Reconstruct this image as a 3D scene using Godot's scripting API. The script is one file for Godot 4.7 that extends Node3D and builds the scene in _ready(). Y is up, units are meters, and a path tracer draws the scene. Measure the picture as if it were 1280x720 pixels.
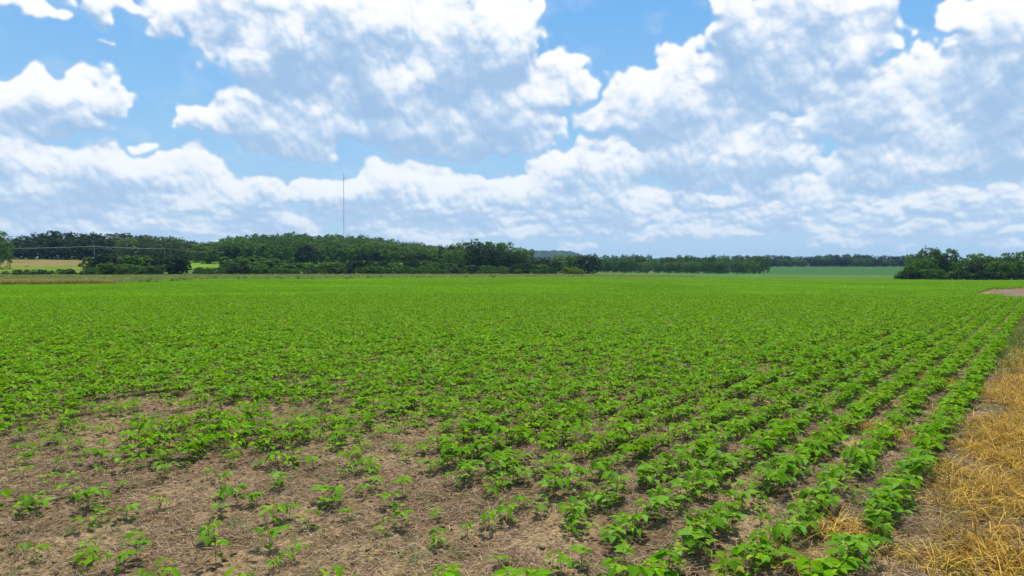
extends Node3D
# A young soybean field under summer cumulus, woods along its far side.

const EYE := Vector3(0.0, 1.55, 0.0)

func _ready():
	# ---- camera, sky, sun, exposure
	var cam := Camera3D.new()
	cam.name = "camera"
	cam.fov = 42.3
	cam.near = 0.05
	cam.far = 9000.0
	add_child(cam)
	cam.position = EYE
	cam.rotation_degrees = Vector3(-1.35, 0.0, 0.0)
	cam.current = true
	var sun := DirectionalLight3D.new()
	sun.name = "sun"
	sun.light_energy = 1.6
	sun.light_color = Color(1.0, 0.965, 0.9)
	sun.light_angular_distance = 0.6
	sun.shadow_enabled = true
	add_child(sun)
	var to_sun := Vector3(sin(deg_to_rad(SUN_AZ)) * cos(deg_to_rad(SUN_EL)), sin(deg_to_rad(SUN_EL)), -cos(deg_to_rad(SUN_AZ)) * cos(deg_to_rad(SUN_EL)))
	sun.look_at_from_position(Vector3.ZERO, -to_sun, Vector3.UP)
	var env := Environment.new()
	env.background_mode = Environment.BG_SKY
	var sky := Sky.new()
	var pano := PanoramaSkyMaterial.new()
	pano.panorama = build_sky()
	sky.sky_material = pano
	env.sky = sky
	env.background_energy_multiplier = 0.88
	env.tonemap_mode = Environment.TONE_MAPPER_LINEAR
	env.tonemap_exposure = 1.15
	env.sdfgi_enabled = true
	env.ssao_enabled = true
	env.ssil_enabled = true
	env.fog_enabled = true
	env.fog_density = 0.00009
	env.fog_light_color = Color(0.62, 0.80, 1.0)
	var we := WorldEnvironment.new()
	we.name = "environment"
	we.environment = env
	add_child(we)
	print("sky done ", Time.get_ticks_msec())
	set_up_noise()
	# ---- the lie of the land
	build_ground()
	build_far_fields()
	print("land done ", Time.get_ticks_msec())
	# ---- woods, hedge, mast and power line
	build_trees()
	print("trees done ", Time.get_ticks_msec())
	# ---- the crop and what lies between its rows
	build_crop()
	print("crop done ", Time.get_ticks_msec())
	build_litter()
	print("all done ", Time.get_ticks_msec())


const SUN_AZ := 12.0
const SUN_EL := 66.0

# ------------------------------------------------------------------ sky: air and cumulus clouds, by direction (azimuth, elevation in degrees)
func noise_of(kind, seed_, freq, octaves, gain = 0.5):
	var n := FastNoiseLite.new()
	n.noise_type = kind
	n.seed = seed_
	n.frequency = freq
	n.fractal_type = FastNoiseLite.FRACTAL_FBM if octaves > 1 else FastNoiseLite.FRACTAL_NONE
	n.fractal_octaves = octaves
	n.fractal_gain = gain
	if kind == FastNoiseLite.TYPE_CELLULAR:
		n.cellular_return_type = FastNoiseLite.RETURN_DISTANCE
		n.cellular_distance_function = FastNoiseLite.DISTANCE_EUCLIDEAN_SQUARED
		n.cellular_jitter = 1.0
	return n

func air_color(el: float) -> Vector3:
	# linear colours of the clear air
	var t := clampf(el / 21.0, 0.0, 1.0)
	var c := Vector3(0.50, 0.70, 0.88).lerp(Vector3(0.32, 0.60, 0.90), smoothstep(0.0, 0.55, t)).lerp(Vector3(0.19, 0.47, 0.88), smoothstep(0.35, 1.0, t))
	return c.lerp(Vector3(0.10, 0.30, 0.74), smoothstep(25.0, 80.0, el))

func sky_patch(az0: float, el0: float, step: float, w: int, h: int, blobs: Array) -> Image:
	var s := PackedFloat32Array()
	s.resize(w * h)
	for b in blobs:
		var rx: float = b[2] * 1.18
		var ry: float = b[3] * 1.18
		var stretch := 1.0 / maxf(0.2, cos(deg_to_rad(b[1])))
		if b[1] > 22.0:
			rx *= stretch
		var j0: int = maxi(0, int((b[1] - ry - el0) / step))
		var j1: int = mini(h - 1, int((b[1] + ry - el0) / step) + 1)
		var i0: int = maxi(0, int((b[0] - rx - az0) / step))
		var i1: int = mini(w - 1, int((b[0] + rx - az0) / step) + 1)
		var wt: float = b[4]
		for j in range(j0, j1 + 1):
			var dy: float = (el0 + j * step - b[1]) / ry
			if dy < 0.0:
				dy *= 1.25
			for i in range(i0, i1 + 1):
				var dx: float = (az0 + i * step - b[0]) / rx
				var d := dx * dx + dy * dy
				if d < 1.0:
					var q := 1.0 - d
					var k := j * w + i
					s[k] = s[k] + wt * q * (1.0 - 0.35 * s[k])
	var warp = noise_of(FastNoiseLite.TYPE_SIMPLEX_SMOOTH, 11, 0.35, 3, 0.42)
	var warp2 = noise_of(FastNoiseLite.TYPE_SIMPLEX_SMOOTH, 57, 0.35, 3, 0.42)
	var big = noise_of(FastNoiseLite.TYPE_CELLULAR, 5, 0.50, 3, 0.45)
	var small = noise_of(FastNoiseLite.TYPE_CELLULAR, 8, 1.1, 3, 0.45)
	var fine = noise_of(FastNoiseLite.TYPE_CELLULAR, 14, 1.5, 3, 0.55)
	var thin = noise_of(FastNoiseLite.TYPE_SIMPLEX_SMOOTH, 23, 0.16, 5, 0.55)
	var t := PackedFloat32Array()
	t.resize(w * h)
	for j in h:
		var el := el0 + j * step
		var amp: float = lerpf(0.55, 1.3, smoothstep(2.0, 15.0, el))
		var mixed: float = smoothstep(3.0, 14.0, el)
		for i in w:
			var az := az0 + i * step
			var e2 := el * (1.7 if el < 5.0 else 1.0) + (0.0 if el < 5.0 else 3.5)
			var wx: float = az + warp.get_noise_2d(az, e2) * 1.1 * amp
			var wy: float = el + warp2.get_noise_2d(az, e2) * 0.8 * amp
			var fi := (wx - az0) / step
			var fj := (wy - el0) / step
			var ii := clampi(int(fi), 0, w - 2)
			var jj := clampi(int(fj), 0, h - 2)
			var u := clampf(fi - ii, 0.0, 1.0)
			var v := clampf(fj - jj, 0.0, 1.0)
			var k := jj * w + ii
			var base := lerpf(lerpf(s[k], s[k + 1], u), lerpf(s[k + w], s[k + w + 1], u), v)
			var cx := az + (wx - az) * 0.3
			var cy := e2 + (wy - el) * 0.3
			base = 1.5 * (1.0 - exp(-base * 0.95))
			var n: float = lerpf(-small.get_noise_2d(cx, cy), -big.get_noise_2d(cx, cy), mixed)
			var q := base - 0.34 + (n - 0.38) * 1.0 * minf(1.0, 0.25 + base * 1.3) + thin.get_noise_2d(az * 1.0, e2 * 1.6) * 0.30 - (fine.get_noise_2d(cx * lerpf(1.5, 1.0, mixed), cy * lerpf(1.5, 1.0, mixed)) + 0.6) * 0.20 * minf(1.0, 0.35 + base * 0.8)
			t[j * w + i] = q
	# light: the tops of the heaps are white, what lies under more cloud is grey
	var out := Image.create(w, h, false, Image.FORMAT_RGBF)
	var deg := 1.0 / step
	var patch = noise_of(FastNoiseLite.TYPE_SIMPLEX_SMOOTH, 77, 0.15, 3, 0.5)
	for j in h:
		var el := el0 + j * step
		var haze: float = clampf(exp(-maxf(el, 0.0) / 5.5), 0.0, 1.0) * 0.78
		var air := air_color(el)
		var size: float = lerpf(0.45, 1.0, smoothstep(1.0, 13.0, el))
		var soft: float = lerpf(0.22, 0.30, smoothstep(2.0, 12.0, el))
		var r1 := mini(h - 1, j + maxi(1, int(0.22 * size * deg)))
		var r2 := mini(h - 1, j + maxi(1, int(0.62 * size * deg)))
		var r3 := mini(h - 1, j + maxi(1, int(1.7 * size * deg)))
		var r4 := mini(h - 1, j + maxi(1, int(3.4 * size * deg)))
		var side1 := maxi(1, int(0.12 * size * deg))
		for i in w:
			var q := t[j * w + i]
			var c := air
			if q > -0.25:
				var a := smoothstep(-0.10, soft + 0.35 * smoothstep(0.0, 0.35, clampf(t[r2 * w + i], 0.0, 1.0) - q), q)
				a = maxf(a, 0.16 * smoothstep(-0.25, 0.0, q))
				var qc := clampf(q, 0.0, 4.0)
				var i1 := clampi(i + side1, 0, w - 1)
				var d1 := qc - clampf(t[r1 * w + i1], 0.0, 4.0)
				var d2 := qc - clampf(t[r2 * w + i1], 0.0, 4.0)
				var d3 := qc - clampf(t[r3 * w + i], -0.1, 4.0)
				var above := clampf(s[r2 * w + i], 0.0, 1.4) + clampf(s[r3 * w + i], 0.0, 1.4) + clampf(s[r4 * w + i], 0.0, 1.4)
				var az := az0 + i * step
				var open_: float = patch.get_noise_2d(az, el * 1.5)
				var lit := 0.82 - 0.105 * above * (1.0 - 0.7 * open_) + 1.0 * d1 + 0.85 * d2 + 0.55 * d3 - 0.10 * qc + 0.62 * open_
				lit = lerpf(maxf(lit, 0.5), lit, smoothstep(0.0, 0.3, q))
				lit = 1.0 / (1.0 + exp(-3.5 * (lit - 0.57)))
				var body := Vector3(0.34, 0.53, 0.79).lerp(Vector3(0.66, 0.78, 0.94), clampf(lit / 0.5, 0.0, 1.0)).lerp(Vector3(1.07, 1.07, 1.06), clampf((lit - 0.5) / 0.5, 0.0, 1.0))
				body = body.lerp(Vector3(0.58, 0.74, 0.90), haze)
				c = air.lerp(body, a * lerpf(1.0, 0.85, haze))
			out.set_pixel(i, j, Color(c.x, c.y, c.z))
	return out

func build_sky() -> Texture2D:
	var puffs = [
		[-33.0, 16.6, 1.95, 0.72, 0.90], [-28.7, 17.2, 1.80, 1.08, 0.90], [-28.2, 15.3, 0.38, 0.27, 0.35], [-22.6, 17.8, 4.20, 1.82, 0.90], [-25.1, 16.9, 1.41, 1.23, 0.60], [-16.6, 17.2, 5.65, 3.24, 1.10],
		[-18.3, 14.2, 3.44, 1.52, 1.00], [-11.5, 16.2, 6.50, 4.52, 1.20], [-4.9, 16.7, 5.80, 3.99, 1.10], [-0.9, 17.3, 3.08, 3.69, 1.00], [-9.7, 12.6, 6.58, 3.52, 1.20], [-4.6, 12.8, 5.81, 3.80, 1.10],
		[0.3, 13.4, 3.57, 3.38, 1.00], [3.7, 14.0, 2.57, 2.09, 1.00], [-4.9, 9.4, 5.50, 1.47, 0.90], [0.0, 10.1, 3.69, 1.72, 0.90], [-19.9, 15.6, 2.72, 1.50, 0.80], [-22.4, 10.4, 2.00, 1.25, 0.80],
		[-20.0, 11.0, 2.28, 2.08, 1.00], [-17.8, 10.3, 3.24, 2.64, 1.10], [-15.5, 9.7, 2.40, 2.25, 1.00], [-23.4, 10.7, 1.14, 0.68, 0.60], [-14.3, 8.6, 1.39, 1.19, 0.70], [-12.1, 10.2, 2.65, 1.02, 0.60],
		[-32.4, 10.9, 2.10, 1.97, 1.00], [-34.0, 9.9, 1.69, 2.14, 1.00], [-30.3, 10.6, 2.38, 1.70, 1.00], [-28.8, 11.6, 1.42, 1.62, 0.80], [-27.5, 10.8, 1.16, 0.98, 0.70], [-30.9, 9.4, 3.17, 0.74, 0.70],
		[-33.6, 6.8, 2.56, 1.64, 1.00], [-30.7, 6.5, 3.64, 1.80, 1.00], [-28.2, 6.7, 2.39, 1.63, 0.90], [-26.7, 5.8, 2.95, 1.54, 0.90], [-31.9, 4.5, 4.00, 1.88, 1.00], [-24.6, 6.7, 1.93, 1.34, 0.80],
		[-22.7, 6.5, 2.20, 1.93, 0.90], [-26.0, 4.2, 4.47, 1.33, 0.80], [-20.4, 5.0, 3.24, 1.61, 0.70], [-33.2, 2.7, 3.88, 1.03, 0.60], [-18.1, 5.4, 2.67, 1.05, 0.60], [-14.9, 5.6, 2.18, 1.07, 0.80],
		[-12.6, 5.4, 2.81, 1.32, 0.80], [-9.0, 6.6, 2.76, 1.70, 0.90], [-7.0, 5.9, 3.03, 1.83, 0.90], [-4.6, 4.5, 3.06, 1.10, 0.70], [-10.3, 4.2, 4.77, 1.09, 0.70], [-2.1, 3.8, 3.69, 0.98, 0.70],
		[-26.1, 8.4, 0.60, 0.39, 0.50], [-17.5, 6.5, 0.90, 0.35, 0.35], [0.6, 6.0, 2.34, 1.11, 0.80], [3.7, 7.4, 2.70, 1.60, 1.00], [6.6, 8.2, 3.28, 1.71, 1.00], [8.0, 7.4, 2.05, 1.58, 1.00],
		[6.1, 5.2, 4.87, 1.59, 0.90], [3.1, 4.6, 3.68, 1.35, 0.80], [10.0, 4.3, 3.58, 1.09, 0.80], [18.8, 17.4, 3.97, 3.38, 1.10], [22.6, 17.0, 4.09, 3.41, 1.20], [25.4, 16.6, 2.21, 2.78, 1.00],
		[17.2, 14.6, 3.26, 2.82, 1.00], [21.0, 13.8, 4.83, 2.53, 1.20], [24.2, 13.5, 2.35, 2.24, 1.00], [15.8, 18.0, 1.03, 1.66, 0.70], [7.3, 11.3, 2.72, 1.22, 0.80], [9.7, 12.3, 2.87, 2.43, 1.00],
		[12.2, 14.5, 2.00, 2.05, 0.90], [11.5, 11.0, 4.14, 2.29, 1.00], [14.4, 13.2, 1.73, 1.43, 0.80], [15.5, 11.1, 4.57, 1.66, 1.00], [15.5, 8.1, 5.71, 2.37, 1.30], [13.2, 9.2, 3.50, 2.40, 1.10],
		[18.9, 8.2, 3.31, 2.21, 1.20], [21.7, 10.1, 2.55, 1.14, 0.80], [24.2, 10.8, 2.97, 2.25, 1.00], [26.7, 9.5, 3.44, 2.86, 1.20], [28.6, 12.0, 2.28, 2.59, 1.00], [30.9, 11.2, 3.63, 3.06, 1.20],
		[33.6, 11.9, 2.99, 3.38, 1.20], [30.9, 8.1, 4.08, 2.43, 1.20], [33.6, 7.4, 2.56, 1.95, 1.10], [26.2, 7.1, 3.96, 1.44, 1.00], [32.6, 15.5, 2.18, 1.66, 1.00], [31.5, 16.0, 1.97, 1.36, 0.90],
		[34.1, 15.4, 1.69, 2.04, 1.00], [30.6, 13.4, 1.37, 1.27, 0.70], [26.7, 6.0, 3.93, 0.66, 0.60], [31.4, 6.9, 4.04, 0.63, 0.70], [23.7, 4.3, 6.19, 0.90, 0.60], [31.2, 4.0, 5.40, 0.84, 0.65],
		[15.6, 4.1, 5.71, 0.83, 0.60], [21.1, 5.9, 4.29, 0.80, 0.60], [27.7, 2.6, 6.27, 0.65, 0.50], [14.4, 2.7, 5.19, 0.60, 0.50], [3.7, 2.8, 5.52, 0.61, 0.50], [-7.3, 2.8, 5.45, 0.61, 0.50],
		[-20.0, 3.1, 5.43, 0.69, 0.50], [-30.1, 2.3, 4.15, 0.53, 0.40], [-35.2, 4.2, 1.27, 0.60, 0.62], [-35.8, 4.9, 1.78, 0.55, 0.48], [-34.5, 1.4, 1.38, 0.35, 0.62], [-34.4, 4.6, 1.85, 0.61, 0.66],
		[-34.3, 2.6, 1.47, 0.46, 0.51], [-33.2, 5.1, 1.51, 0.72, 0.71], [-32.4, 2.5, 1.18, 0.52, 0.56], [-32.5, 1.6, 0.83, 0.31, 0.48], [-32.2, 1.5, 1.28, 0.31, 0.58], [-32.3, 3.8, 1.50, 0.57, 0.72],
		[-30.7, 2.7, 1.68, 0.58, 0.63], [-30.7, 4.7, 2.09, 0.79, 0.60], [-30.8, 2.5, 1.64, 0.48, 0.50], [-29.9, 5.2, 2.22, 0.48, 0.68], [-29.9, 3.8, 1.25, 0.64, 0.71], [-29.3, 5.3, 1.12, 0.75, 0.52],
		[-28.0, 2.0, 1.34, 0.54, 0.51], [-28.5, 5.2, 1.14, 0.54, 0.54], [-28.2, 3.0, 0.96, 0.60, 0.51], [-27.2, 1.6, 1.17, 0.38, 0.58], [-26.7, 3.0, 1.52, 0.55, 0.73], [-26.8, 3.5, 1.76, 0.44, 0.51],
		[-25.8, 1.5, 1.40, 0.28, 0.55], [-26.5, 3.2, 1.63, 0.55, 0.42], [-24.9, 3.1, 1.72, 0.45, 0.65], [-25.6, 2.5, 1.00, 0.50, 0.74], [-24.0, 4.6, 1.85, 0.56, 0.53], [-24.1, 4.4, 1.80, 0.56, 0.53],
		[-23.6, 2.5, 1.55, 0.51, 0.51], [-22.5, 4.9, 1.47, 0.51, 0.55], [-22.5, 2.8, 1.36, 0.45, 0.69], [-21.4, 3.9, 1.28, 0.52, 0.63], [-21.0, 2.0, 1.18, 0.34, 0.59], [-20.4, 5.0, 2.32, 0.52, 0.50],
		[-19.7, 2.4, 1.91, 0.41, 0.45], [-19.4, 4.6, 1.53, 0.58, 0.55], [-19.0, 4.1, 2.31, 0.47, 0.40], [-18.3, 1.8, 2.00, 0.41, 0.73], [-18.2, 1.9, 1.78, 0.53, 0.63], [-18.1, 3.7, 1.56, 0.47, 0.42],
		[-17.0, 3.4, 2.08, 0.41, 0.72], [-16.1, 2.9, 2.16, 0.65, 0.60], [-15.3, 6.0, 1.60, 0.65, 0.63], [-15.8, 3.7, 2.34, 0.59, 0.52], [-14.0, 4.9, 1.91, 0.78, 0.52], [-14.5, 5.2, 2.42, 0.54, 0.68],
		[-13.0, 1.9, 1.99, 0.30, 0.62], [-14.2, 2.2, 1.33, 0.42, 0.58], [-12.4, 4.2, 2.23, 0.42, 0.42], [-13.0, 5.5, 1.40, 0.90, 0.70], [-11.2, 5.8, 1.84, 0.66, 0.52], [-11.1, 3.2, 1.60, 0.42, 0.52],
		[-10.0, 5.6, 2.39, 0.67, 0.43], [-10.3, 5.4, 2.20, 0.85, 0.53], [-8.8, 2.5, 1.62, 0.43, 0.57], [-9.1, 3.0, 1.98, 0.49, 0.49], [-7.5, 3.8, 1.27, 0.55, 0.55], [-7.1, 2.2, 1.52, 0.55, 0.68],
		[-6.8, 5.0, 1.52, 0.79, 0.63], [-6.2, 2.1, 1.89, 0.55, 0.60], [-5.4, 5.8, 1.40, 0.61, 0.67], [-6.2, 6.0, 1.52, 0.92, 0.46], [-3.8, 6.2, 1.59, 0.92, 0.64], [-3.6, 2.4, 1.84, 0.55, 0.41],
		[-3.2, 2.7, 2.02, 0.37, 0.66], [-4.0, 1.9, 1.47, 0.49, 0.69], [-2.6, 5.1, 1.72, 0.74, 0.66], [-2.3, 4.5, 1.84, 0.61, 0.55], [-0.9, 5.9, 2.89, 0.74, 0.66], [-0.6, 5.5, 2.52, 0.80, 0.58],
		[0.6, 4.0, 2.46, 0.49, 0.43], [1.0, 2.8, 1.78, 0.49, 0.65], [1.0, 5.4, 1.66, 0.74, 0.51], [1.8, 5.2, 2.77, 0.62, 0.65], [3.2, 4.3, 2.09, 0.55, 0.48], [2.6, 6.2, 2.03, 0.61, 0.53],
		[4.2, 4.8, 1.53, 0.86, 0.57], [3.7, 3.5, 2.33, 0.68, 0.59], [5.3, 4.0, 2.44, 0.55, 0.66], [4.9, 1.8, 1.34, 0.37, 0.65], [6.8, 3.1, 2.24, 0.43, 0.47], [5.6, 5.1, 2.38, 0.86, 0.71],
		[7.9, 5.0, 1.75, 0.67, 0.66], [6.5, 5.8, 2.67, 0.67, 0.52], [8.7, 3.5, 1.20, 0.49, 0.55], [7.9, 4.0, 1.99, 0.79, 0.54], [8.9, 3.7, 1.56, 0.61, 0.44], [10.2, 2.1, 1.19, 0.55, 0.53],
		[11.1, 2.7, 1.42, 0.54, 0.63], [10.3, 2.5, 1.97, 0.61, 0.64], [11.2, 3.7, 1.84, 0.54, 0.65], [11.9, 3.1, 1.36, 0.60, 0.62], [13.5, 5.3, 2.21, 0.54, 0.73], [12.6, 5.5, 2.34, 0.78, 0.59],
		[13.9, 3.2, 1.51, 0.42, 0.42], [14.4, 2.9, 1.73, 0.60, 0.53], [14.9, 4.9, 2.47, 0.48, 0.58], [15.5, 5.0, 1.71, 0.59, 0.54], [16.6, 3.6, 1.58, 0.71, 0.44], [15.5, 4.8, 1.37, 0.77, 0.65],
		[16.8, 5.2, 1.81, 0.77, 0.69], [17.4, 2.7, 1.23, 0.47, 0.47], [18.4, 3.6, 1.33, 0.47, 0.67], [18.8, 5.8, 2.54, 0.93, 0.53], [19.5, 3.5, 1.86, 0.70, 0.64], [19.9, 4.6, 1.80, 0.69, 0.65],
		[20.8, 5.8, 2.15, 0.75, 0.58], [19.9, 3.9, 1.74, 0.41, 0.58], [21.3, 3.0, 1.66, 0.63, 0.71], [21.8, 5.2, 2.02, 0.51, 0.53], [21.8, 4.8, 1.86, 0.80, 0.51], [22.7, 2.0, 1.05, 0.51, 0.61],
		[23.7, 1.8, 1.65, 0.39, 0.68], [24.0, 1.8, 1.34, 0.45, 0.57], [23.7, 5.3, 1.24, 0.56, 0.46], [24.6, 3.6, 1.63, 0.50, 0.63], [25.3, 4.4, 1.96, 0.56, 0.46], [25.7, 1.9, 1.25, 0.39, 0.59],
		[25.9, 3.1, 1.00, 0.44, 0.67], [26.2, 5.1, 1.34, 0.55, 0.46], [26.7, 3.9, 1.03, 0.44, 0.46], [26.6, 3.6, 1.03, 0.55, 0.54], [27.5, 2.7, 1.31, 0.44, 0.41], [27.8, 1.6, 0.92, 0.38, 0.46],
		[28.8, 3.0, 1.04, 0.38, 0.65], [29.4, 4.4, 1.54, 0.75, 0.51], [29.6, 4.5, 1.91, 0.64, 0.52], [30.1, 5.0, 2.16, 0.69, 0.40], [30.2, 5.3, 1.24, 0.48, 0.42], [31.3, 2.8, 1.03, 0.58, 0.57],
		[32.2, 2.1, 1.63, 0.31, 0.51], [32.2, 2.9, 0.93, 0.42, 0.70], [32.3, 4.9, 1.36, 0.68, 0.72], [32.7, 4.6, 1.74, 0.72, 0.59], [33.2, 1.6, 1.12, 0.31, 0.67], [33.0, 3.4, 1.04, 0.57, 0.61],
		[34.0, 2.4, 1.23, 0.36, 0.65], [34.1, 5.1, 1.82, 0.71, 0.43], [35.3, 4.2, 1.52, 0.70, 0.71], [35.4, 3.4, 1.51, 0.45, 0.53],
	]
	var rng := RandomNumberGenerator.new()
	rng.seed = 404
	var rest := puffs.duplicate()
	for k in 150:                      # the same fair-weather cumulus all round and overhead
		var el := pow(rng.randf(), 1.25) * 78.0 + 3.0
		var az := rng.randf_range(-180.0, 180.0)
		if absf(az) < 46.0 and el < 27.0 or absf(az) + 8.0 * clampf(el / 18.0, 0.25, 1.5) / maxf(0.2, cos(deg_to_rad(el))) > 178.0:
			continue
		var big := clampf(el / 18.0, 0.25, 1.5)
		for m in 8:
			rest.append([az + rng.randf_range(-7.0, 7.0) * big, el + rng.randf_range(-1.2, 1.6) * big, rng.randf_range(2.2, 5.0) * big, rng.randf_range(1.4, 3.0) * big, rng.randf_range(0.7, 1.1)])
	var whole := sky_patch(-180.0, 0.0, 360.0 / 1024.0, 1024, 256, rest)
	whole.resize(4096, 1024, Image.INTERPOLATE_CUBIC)
	var step := 360.0 / 4096.0
	var w := 1000
	var h := 330
	var near := sky_patch(-500.0 * step, 0.0, step, w, h, rest)
	for j in h:
		for i in w:
			var f := smoothstep(0.0, 60.0, float(mini(i, w - 1 - i))) * smoothstep(0.0, 70.0, float(h - 1 - j))
			if f > 0.0:
				var x := 2048 - 500 + i
				whole.set_pixel(x, j, whole.get_pixel(x, j).lerp(near.get_pixel(i, j), f))
	whole.flip_y()
	var im := Image.create(4096, 2048, false, Image.FORMAT_RGBF)
	im.fill(Color(0.16, 0.22, 0.10))
	im.blit_rect(whole, Rect2i(2048, 0, 2048, 1024), Vector2i(0, 0))     # straight ahead (-z) is the texture's edge
	im.blit_rect(whole, Rect2i(0, 0, 2048, 1024), Vector2i(2048, 0))
	return ImageTexture.create_from_image(im)

# ------------------------------------------------------------------ layout of the place (metres; x right, f = -z ahead of the viewer)
const BARE := [[-3.89, 6.36, 1.30, 1.34, .9], [-3.18, 4.63, 0.99, 1.48, .7], [-1.99, 4.63, 0.84, 1.19, .85], [-1.30, 5.51, 0.65, 0.97, .75], [-2.53, 7.84, 0.84, 0.68, .7], [-4.01, 8.49, 0.73, 0.60, .65], [-0.89, 6.87, 0.44, 0.59, .65], [-0.38, 4.41, 0.66, 0.74, .5], [0.39, 6.04, 0.39, 0.35, .6], [1.04, 7.14, 0.61, 0.42, .4], [3.81, 11.27, 0.36, 0.53, .7], [2.32, 8.29, 0.53, 0.43, .4], [2.41, 5.55, 0.15, 0.21, .7], [0.82, 4.78, 0.36, 0.40, .4], [0.08, 3.93, 0.76, 0.39, .45], [-2.89, 6.65, 0.47, 1.04, -1.2], [1.06, 10.93, 0.59, 0.66, .35], [-2.62, 10.16, 0.65, 0.43, .3], [1.59, 4.10, 0.26, 0.23, .3], [-1.16, 3.99, 0.39, 0.33, .5], [-0.77, 8.91, 0.57, 0.44, .35], [1.47, 6.50, 0.42, 0.29, .4], [-0.65, 3.78, 0.81, 0.59, .25], [-1.52, 3.63, 1.02, 0.46, .4], [0.53, 4.10, 0.53, 0.58, .15], [0.00, 5.31, 0.68, 0.59, .2], [-0.84, 4.63, 0.60, 0.89, .2], [1.49, 4.78, 0.31, 0.32, .35]]
const STRAW_SPOTS := [[5.90, 9.75, 0.13, 0.92, 1], [3.57, 7.14, 0.20, 0.42, .8], [1.95, 4.32, 0.19, 0.28, .8], [3.38, 5.73, 0.12, 0.32, 1], [1.52, 3.93, 0.17, 0.15, .6], [4.73, 8.39, 0.07, 0.39, .6], [1.02, 11.54, 0.42, 0.83, .35]]
const TOP_DARK := [[-35.74, 1.897], [-34.51, 1.622], [-34.17, 1.731], [-33.66, 2.304], [-31.92, 2.662], [-28.71, 2.643], [-26.29, 2.481], [-23.77, 2.308], [-22.10, 2.052], [-20.87, 1.897]]
const TOP_MAST := [[-22.10, 2.052], [-21.14, 2.467], [-20.60, 2.648], [-18.42, 2.859], [-15.89, 2.898], [-13.88, 2.806], [-12.12, 2.766], [-9.75, 2.606], [-8.55, 2.311], [-6.74, 2.138], [-5.52, 2.021], [-4.18, 1.841]]
const TOP_MID := [[-5.03, 1.961], [-3.99, 2.209], [-2.46, 2.335], [-0.92, 2.276], [0.31, 1.846], [1.23, 1.722], [1.97, 1.230]]
const TOP_FAR_ROW := [[6.74, 1.100], [8.25, 1.340], [9.75, 1.213], [11.53, 1.085], [13.88, 1.195], [15.60, 1.185], [18.69, 1.107], [19.63, 0.811], [21.30, 0.229]]
const TOP_FAR_WOOD := [[17.30, 1.116], [20.33, 1.154], [21.14, 1.033], [23.25, 1.131], [24.28, 1.178], [26.29, 1.048], [28.48, 1.028]]
const TOP_RIGHT := [[27.95, 1.087], [28.48, 1.406], [29.19, 1.611], [30.11, 1.543], [30.80, 1.216], [31.48, 1.050], [32.36, 1.143], [33.23, 0.927], [34.09, 1.274], [34.92, 1.312], [36.54, 1.384]]
const TOP_HEDGE := [[-35.33, 0.151], [-31.92, 0.104], [-29.88, 0.160], [-29.47, 0.964], [-28.71, 1.187], [-27.27, 1.203], [-25.80, 0.997], [-25.40, 0.889], [-24.54, 1.120], [-23.25, 1.018], [-22.83, 0.284], [-21.41, 0.286], [-21.03, 0.919], [-20.06, 1.156], [-18.42, 0.993], [-16.74, 0.707], [-14.46, 0.596], [-12.12, 0.842], [-10.35, 0.969], [-8.55, 0.669], [-7.34, 0.977], [-6.13, 0.918], [-4.91, 0.613], [-2.46, 0.492], [0.00, 0.431], [1.48, 0.738], [3.07, 0.369], [3.99, 0.246]]
const ROW_TURN := 0.6231          # the rows run 35.7 degrees to the right of straight ahead
const ROW_GAP := 0.38
const ROW_FIRST := -0.80          # the row next to the dry straw

var relief = null
var relief_fine = null
var patches = null

func set_up_noise():
	relief = noise_of(FastNoiseLite.TYPE_SIMPLEX_SMOOTH, 3, 0.9, 3)
	relief_fine = noise_of(FastNoiseLite.TYPE_SIMPLEX_SMOOTH, 4, 7.0, 3, 0.6)
	patches = noise_of(FastNoiseLite.TYPE_SIMPLEX_SMOOTH, 9, 0.5, 3)

func row_p(x: float, f: float) -> float:
	return x * cos(ROW_TURN) - f * sin(ROW_TURN)

func row_s(x: float, f: float) -> float:
	return x * sin(ROW_TURN) + f * cos(ROW_TURN)

func from_row(s: float, p: float) -> Vector2:
	return Vector2(s * sin(ROW_TURN) + p * cos(ROW_TURN), s * cos(ROW_TURN) - p * sin(ROW_TURN))

func lay(x: float, f: float) -> float:
	# the lie of the land
	var r := sqrt(x * x + f * f)
	if r < 40.0:
		return 0.0
	var az := rad_to_deg(atan2(x, f))
	var h := -1.5 * smoothstep(60.0, 285.0, r) * smoothstep(2.0, 27.0, az)
	h += 9.0 * smoothstep(250.0, 520.0, r) * (1.0 - smoothstep(-8.0, 2.0, az))
	h += 7.0 * smoothstep(620.0, 900.0, r) * smoothstep(13.0, 20.0, az)
	return h

func ground_y(x: float, f: float) -> float:
	var r2 := x * x + f * f
	var y := lay(x, f)
	if r2 < 3600.0:
		var near: float = 1.0 - smoothstep(20.0, 60.0, sqrt(r2))
		y += near * (relief.get_noise_2d(x, f) * 0.024 + relief_fine.get_noise_2d(x, f) * 0.022)
		# the planter left a slight ridge along every row
		var p := row_p(x, f)
		if p < ROW_FIRST + 0.2:
			y += near * 0.010 * cos((p - ROW_FIRST) / ROW_GAP * TAU)
	return y

func put_on(x: float, f: float, lift := 0.0) -> Vector3:
	return Vector3(x, ground_y(x, f) + lift, -f)

func track_edge(s: float) -> float:
	return -2.9 + 2.6 * smoothstep(0.35, 1.0, absf(s - 64.0) / 18.0)

func far_edge(az: float) -> float:
	# distance at which the crop ends, by direction in degrees
	return 92.0 + 45.0 * smoothstep(-29.0, -22.0, az) + 25.0 * smoothstep(-20.0, 4.0, az) + 105.0 * smoothstep(6.0, 26.0, az)

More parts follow.
